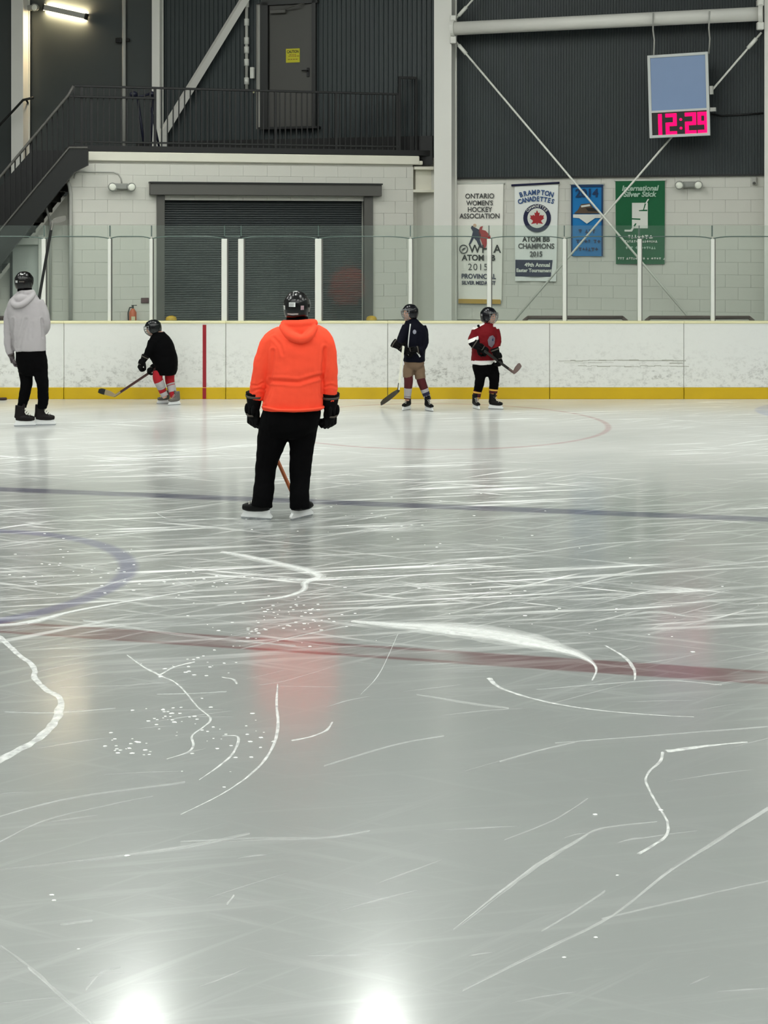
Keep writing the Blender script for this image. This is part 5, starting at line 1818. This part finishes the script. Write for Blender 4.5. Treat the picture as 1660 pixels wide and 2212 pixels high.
f.torso(bm, [(55, 629, 0, 14, 0.09), (54, 640, 0, 26, 0.12), (53, 655, 0, 36, 0.15), (55, 680, 0, 38, 0.165), (59, 705, 0, 36, 0.165), (63, 735, 0, 35, 0.165), (65, 758, 0, 34, 0.16)])
f.limb(bm, [(31, 656, 0, 13), (21, 680, 0, 11.5), (18, 705, 0, 10.5), (18, 735, 0.0, 9.5), (20, 756, 0.0, 8.5), (25, 770, 0.02, 7.5)])
f.limb(bm, [(82, 652, 0, 12.5), (93, 672, 0, 11.5), (99, 695, 0.02, 10.5), (98, 708, 0.08, 10), (92, 717, 0.18, 9), (84, 712, 0.30, 8)])
cr = [([(28, 690), (26, 720), (27, 750), (32, 762)], 3, 0.016, -1), ([(90, 690), (92, 710), (93, 728)], 3, 0.014, -1),
      ([(56, 690), (48, 720), (42, 752)], 4, 0.012, -1), ([(70, 700), (68, 730)], 4, 0.006, -1)]
jk = remeshed('hooded_sweatshirt', bm, M_greyfleece, f.root, 0.011, 4, deform=f.folds(0.006, 7, cr, seed=8))
bm = bmesh.new()
f.limb(bm, [(40, 637, -0.02, 6), (28, 652, -0.12, 6), (34, 660, -0.17, 6), (50, 657, -0.18, 6), (66, 644, -0.12, 6), (74, 634, -0.02, 5)], keep=False)
f.limb(bm, [(40, 632, 0.0, 6), (54, 633, -0.11, 6), (72, 631, 0.0, 6)], keep=False)
bm_ell(bm, f.p(48, 646, -0.11), (18 * f.s, 0.06, 12 * f.s))
remeshed('hood', bm, M_greyfleece, jk, 0.009, 4)
bm = bmesh.new()
f.limb(bm, [(24, 768, 0.02, 6), (27, 778, 0.03, 6), (29, 784, 0.05, 4)], keep=False)
f.make_body(f.p(52, 609, 0), 0.112, R(60), f.p(54, 645, 0))
bm.free()
tube_obj('neck_guard', [f.p(53, 620, 0.0), f.p(54, 637, 0.0)], [0.084, 0.094], M_blackcloth, f.root, 18)
h, patch = helmet(f, f.p(52, 607, 0.0), 0.101, R(60), M_helm, cage=False)
patch(math.pi - 0.15, math.pi + 0.15, R(-8), R(4), M_sticker, 'sticker')
patch(math.pi + 0.3, math.pi + 0.85, R(-6), R(2), M_skategrey, 'sticker')
patch(math.pi + 0.3, math.pi + 0.75, R(38), R(47), M_sticker, 'sticker')
glove(f, f.p(26, 772, 0.02), (0.25, 0.3, -1), (0.9, 0.3, 0), 0.8, mat('glove_greyish', (92, 84, 86), 0.7))
glove(f, f.p(84, 712, 0.32), (-0.5, 0.4, 0.3), (0.2, -0.9, 0.2), 1.1)
a_, b_ = W(84, 655, 18.16), W(114, 476, 18.22)
stick('hockey_stick', W(72, 716, 18.14), b_, b_ + Vector((0.11, 0.12, 0.05)), 'black hockey stick held upright by the grey-hooded skater', mat('shaft_black', (26, 28, 28), 0.35), mat('blade_grey', (128, 126, 120), 0.5), None)

# ------------------------------------------------------------------ 3: bent child in black, red socks
f = Fig('person', 360, 20.08, 'crouching child skater in black top with red and grey striped socks', GRP)
skate(f, 354, 872, R(196), 0.19, M_skategrey, M_lace)
skate(f, 377, 875, R(215), 0.19, M_skategrey, M_lace)
bm = bmesh.new()
f.torso(bm, [(344, 716, -0.02, 11, 0.08), (345, 727, 0, 20, 0.12), (347, 742, 0, 27, 0.145), (350, 762, 0, 31, 0.155), (356, 780, 0, 28, 0.16), (360, 796, 0, 24, 0.155), (357, 810, 0, 22, 0.14)])
f.limb(bm, [(331, 738, -0.10, 11), (324, 755, -0.14, 9.5), (317, 768, -0.17, 8), (310, 778, -0.20, 6.5)])
f.limb(bm, [(352, 735, 0.12, 11), (352, 760, 0.14, 10), (345, 780, 0.10, 8.5), (335, 793, 0.02, 7)])
remeshed('black_top', bm, M_blackcloth, f.root, 0.010, 4, deform=f.folds(0.007, 8, seed=2))
sock(f, [(342, 803, -0.05, 11), (341, 818, -0.08, 10.5), (347, 832, -0.06, 9.5), (352, 846, -0.02, 8), (357, 856, -0.02, 7)],
     [(0, 1, M_sockred, 1.0), (0.36, 0.55, M_sockgrey, 1.05), (0.57, 0.60, M_sockgrey, 1.06), (0.78, 1.0, M_sockgrey, 1.05)])
sock(f, [(367, 803, 0.06, 11), (367, 822, 0.05, 10), (371, 838, 0.03, 9), (374, 852, 0.01, 7.5), (377, 859, 0.0, 7)],
     [(0, 1, M_sockred, 1.0), (0.36, 0.40, M_sockgrey, 1.06), (0.43, 0.66, M_sockgrey, 1.05)])
f.body += [('limb', [(342, 803, -0.05, 11), (341, 818, -0.08, 10.5), (347, 832, -0.06, 9.5), (352, 846, -0.02, 8), (357, 860, -0.02, 7)]),
           ('limb', [(367, 803, 0.06, 11), (367, 822, 0.05, 10), (371, 838, 0.03, 9), (377, 862, 0.0, 7)])]
f.make_body(f.p(331, 709, -0.02), 0.098, R(188), f.p(342, 728, 0), R(14))
h, patch = helmet(f, f.p(331, 707, -0.02), 0.090, R(188), M_helmgreen, R(14))
patch(-1.9, -1.5, R(30), R(40), M_sticker, 'sticker')
glove(f, f.p(310, 778, -0.20), (-0.45, -0.05, -1), (0.6, 0.5, -0.2), 0.95)
glove(f, f.p(337, 791, 0.0), (-0.8, -0.3, -0.5), (0.1, 0.4, -0.9), 0.9)
hl = W(247, 856, 20.25)
hl.z = max(hl.z, 0.03)
stick('hockey_stick', W(352, 786, 19.98), hl, W(216, 846, 20.36), 'dark hockey stick reaching left from the crouching child skater', mat('shaft_dark_red', (66, 38, 36), 0.4), mat('blade_tan', (150, 134, 104), 0.5), M_stair)

# ------------------------------------------------------------------ 4: navy jacket, tan shorts
f = Fig('person', 900, 19.45, 'child skater in navy zip jacket and tan shorts', GRP)
skate(f, 879, 886, R(236), 0.20, M_skate)
skate(f, 927, 888, R(300), 0.20, M_skate)
bm = bmesh.new()
f.torso(bm, [(894, 772, 0, 21, 0.13), (895, 784, 0, 22, 0.13), (895, 793, 0, 18, 0.11), (895, 798, 0, 12, 0.07)])
f.limb(bm, [(883, 790, -0.02, 11.5), (882, 804, -0.03, 11.5), (882, 815, -0.03, 11.3)])
f.limb(bm, [(906, 790, 0.02, 11.5), (907, 804, 0.0, 12), (909, 818, 0.0, 11.5)])
remeshed('shorts', bm, M_tan, f.root, 0.010, 3, deform=f.folds(0.006, 10, seed=4))
sock(f, [(882, 808, -0.03, 10), (883, 822, -0.04, 9.8), (882, 838, -0.03, 8.8), (881, 852, -0.02, 7.5), (880, 862, -0.02, 7)],
     [(0, 1, M_sockmar, 1.0), (0.5, 0.82, M_sockgrey, 1.05), (0.86, 0.92, M_sockgrey, 1.05)])
sock(f, [(908, 810, 0, 10), (911, 824, -0.01, 9.8), (917, 840, 0.0, 8.8), (922, 854, 0.0, 7.5), (925, 864, 0.0, 7)],
     [(0, 1, M_sockmar, 1.0), (0.52, 0.64, M_sockgrey, 1.05), (0.64, 0.74, M_socknavy, 1.06), (0.74, 0.84, M_sockgrey, 1.05), (0.86, 0.95, M_socknavy, 1.04)])
f.body += [('limb', [(882, 808, -0.03, 10), (882, 838, -0.03, 8.8), (880, 866, -0.02, 7)]), ('limb', [(908, 810, 0, 10), (917, 840, 0.0, 8.8), (925, 868, 0.0, 7)])]
bm = bmesh.new()
f.torso(bm, [(890, 688, 0, 10, 0.07), (892, 696, 0, 17, 0.10), (895, 708, 0, 24, 0.13), (897, 725, 0, 25.5, 0.145), (897, 745, 0, 24, 0.15), (896, 765, 0, 23, 0.15), (895, 781, 0, 23, 0.145)])
f.limb(bm, [(879, 705, -0.06, 10), (871, 722, -0.10, 9.5), (865, 738, -0.14, 8.5), (861, 745, -0.17, 7.5)])
f.limb(bm, [(911, 706, 0.02, 11), (917, 725, 0.02, 10), (916, 745, -0.04, 9), (908, 757, -0.12, 8), (896, 757, -0.18, 7)])
cr = [([(905, 720), (904, 742), (909, 768)], 3, 0.010, -1)]
jk = remeshed('zip_jacket', bm, M_navycloth, f.root, 0.009, 3, deform=f.folds(0.006, 8, cr, seed=6))
def on_front(fig, obj, px, py, lift=0.004):
    """point of the garment surface at a pixel of the figure"""
    d = Vector(fig.p(px, py, 0.0)) + fig.o - cam.location
    d.normalize()
    ok, loc, n, i = obj.ray_cast(cam.location - fig.o, d)
    return (loc if ok else fig.p(px, py, -0.16)) - d * lift
def strip(fig, obj, pts, rpx, m, name):
    q = catmull([(a, b_) for a, b_ in pts], 5)
    bm = bmesh.new()
    bm_tube(bm, [on_front(fig, obj, a, b_) for a, b_ in q], rpx * fig.s, 8)
    return bm_obj(name, bm, m, obj, smooth=True)
def decal(fig, obj, pts, m, name):
    bm = bmesh.new()
    P = [on_front(fig, obj, a, b_, 0.006) for a, b_ in pts]
    c = on_front(fig, obj, sum(a for a, _ in pts) / len(pts), sum(b_ for _, b_ in pts) / len(pts), 0.008)
    vs = [bm.verts.new(q) for q in P]
    vc = bm.verts.new(c)
    for i in range(len(vs)):
        bm.faces.new((vc, vs[i], vs[(i + 1) % len(vs)]))
    bmesh.ops.solidify(bm, geom=bm.faces[:], thickness=0.003)
    return bm_obj(name, bm, m, obj)
strip(f, jk, [(887, 700), (885, 716), (883, 735), (882, 752), (882, 768)], 1.3, M_sticker, 'zip')
decal(f, jk, [(896 + 4 * math.cos(t * 0.785), 717 + 5 * math.sin(t * 0.785)) for t in range(8)], mat('crest_grey', (180, 182, 196), 0.6), 'chest_crest')
strip(f, jk, [(897, 758), (903, 763), (908, 771)], 1.7, M_sticker, 'pocket_stripe')
f.make_body(f.p(886, 676, -0.03), 0.098, R(205), f.p(890, 700, 0))
h, patch = helmet(f, f.p(887, 674, -0.02), 0.090, R(205), M_helmnavy)
patch(-0.75, -0.5, R(48), R(62), M_sticker, 'sticker')
patch(1.75, 2.0, R(8), R(16), M_skategrey, 'sticker')
glove(f, f.p(859, 746, -0.18), (0.75, -0.3, -0.45), (0.5, 0.6, -0.5), 0.95)
glove(f, f.p(896, 757, -0.19), (-0.9, -0.15, -0.1), (0, 0.8, -0.5), 0.85)
hl = G(862, 866, 0.05)
tw = f.o + f.p(872, 748, -0.28)
stick('hockey_stick', tw, W(861, 846, 19.3), G(829, 874, 0.035), 'white-shafted hockey stick with black blade held by the navy-jacketed child', mat('shaft_white', (236, 236, 220), 0.4), M_black, None, wd_=0.034, knob=False)

# ------------------------------------------------------------------ 5: red jersey
f = Fig('person', 1048, 19.65, 'child skater in red and white hockey jersey facing right', GRP)
skate(f, 1029, 884, R(292), 0.20, M_skate)
skate(f, 1071, 884, R(338), 0.21, M_skate)
bm = bmesh.new()
f.torso(bm, [(1044, 776, 0, 23, 0.13), (1046, 790, 0, 25, 0.14), (1050, 803, 0, 26, 0.13), (1052, 813, 0, 20, 0.10)])
f.limb(bm, [(1036, 792, -0.02, 13), (1038, 812, -0.04, 12.5), (1036, 828, -0.03, 10.5), (1033, 843, 0, 9.5), (1032, 850, 0, 9.5)])
f.limb(bm, [(1063, 792, 0.0, 14), (1067, 810, -0.04, 13), (1068, 826, -0.03, 10.5), (1067, 838, 0, 9.8), (1067, 843, 0, 9.8)])
remeshed('trousers', bm, M_blackpant, f.root, 0.010, 3, deform=f.folds(0.006, 10, seed=14))
sock(f, [(1032, 844, 0, 9), (1031, 852, 0, 8.8), (1030, 860, 0, 8)], [(0, 1, M_sockmar, 1.0), (0.15, 0.35, M_sockyel, 1.08), (0.8, 0.95, M_sockyel, 1.05)])
sock(f, [(1067, 836, 0, 9.5), (1066, 846, 0, 9.2), (1066, 856, 0, 8.2)], [(0, 1, M_sockmar, 1.0), (0.25, 0.42, M_sockyel, 1.08), (0.66, 0.78, M_sockyel, 1.05)])
f.body += [('limb', [(1032, 844, 0, 8), (1030, 866, 0, 7)]), ('limb', [(1067, 836, 0, 8), (1066, 864, 0, 7)])]
bm = bmesh.new()
f.torso(bm, [(1055, 696, -0.01, 10, 0.07), (1052, 703, 0, 18, 0.10), (1049, 714, 0, 25, 0.135), (1049, 732, 0, 27, 0.15), (1047, 752, 0, 27, 0.155), (1044, 772, 0, 25.5, 0.15), (1043, 786, 0, 25, 0.145)])
f.limb(bm, [(1033, 712, -0.02, 12), (1025, 726, -0.03, 11), (1021, 738, -0.08, 9.5), (1026, 744, -0.15, 8.5), (1033, 748, -0.19, 7.5)])
f.limb(bm, [(1070, 712, 0.0, 10), (1074, 730, -0.02, 9.5), (1074, 746, -0.07, 8.5), (1072, 758, -0.14, 7.5), (1073, 764, -0.18, 7)])
MJ = [M_redcloth, M_whitecloth, M_blackcloth]
def jf(co, n):
    px, py = f.inv(co)
    if py > 779 - 0.02 * (px - 1040) and 1012 < px < 1070: return 1
    if py < 712 and px < 1047 and py < 700 + (1047 - px) * 0.55: return 1
    if py < 706 and px > 1066: return 1
    if 1010 < px < 1037 and n.y < 0.6 and co.y < 0.02:
        t = py + 0.38 * (px - 1012)
        if 734 < t < 742 and px < 1034: return 1
        if t >= 742 and py < 752 and px < 1040 and co.y < -0.10: return 2
    if px > 1064 and 754 < py + 0.6 * (px - 1070) < 762 and co.y < -0.05: return 1
    return 0
jk = remeshed('hockey_jersey', bm, MJ, f.root, 0.007, 3, deform=f.folds(0.007, 9, [([(1040, 752), (1052, 760), (1062, 775)], 3, 0.008, -1)], seed=9), facemat=jf)
decal(f, jk, [(1054, 735), (1058, 727), (1065, 724), (1070, 730), (1069, 742), (1063, 751), (1056, 746)], mat('jersey_crest', (152, 144, 156), 0.7), 'jersey_crest')
decal(f, jk, [(1060, 730), (1066, 728), (1067, 736), (1061, 738)], mat('crest_blue', (60, 84, 120), 0.7), 'jersey_crest')
decal(f, jk, [(1034 + 3 * math.cos(t * 0.785), 704 + 3 * math.sin(t * 0.785)) for t in range(8)], M_black, 'shoulder_patch')
f.make_body(f.p(1057, 683, -0.03), 0.100, R(330), f.p(1054, 706, 0))
h, patch = helmet(f, f.p(1056, 681, -0.02), 0.094, R(330), M_helmnavy)
patch(-2.3, -1.95, R(-4), R(10), M_sockgrey, 'sticker')
glove(f, f.p(1033, 748, -0.20), (0.85, -0.15, -0.55), (0.3, 0.7, -0.6), 1.0, thumb=-1)
glove(f, f.p(1073, 764, -0.19), (0.35, -0.1, -0.95), (-0.7, 0.6, -0.2), 1.05)
hl = f.o + f.p(1112, 806, -0.10)
stick('hockey_stick', f.o + f.p(1047, 758, -0.34), hl, f.o + f.p(1130, 788, 0.05), 'dark hockey stick with brown blade raised by the red-jerseyed child', mat('shaft_black2', (30, 28, 26), 0.4), mat('blade_brown', (112, 92, 88), 0.5), None, knob=False)
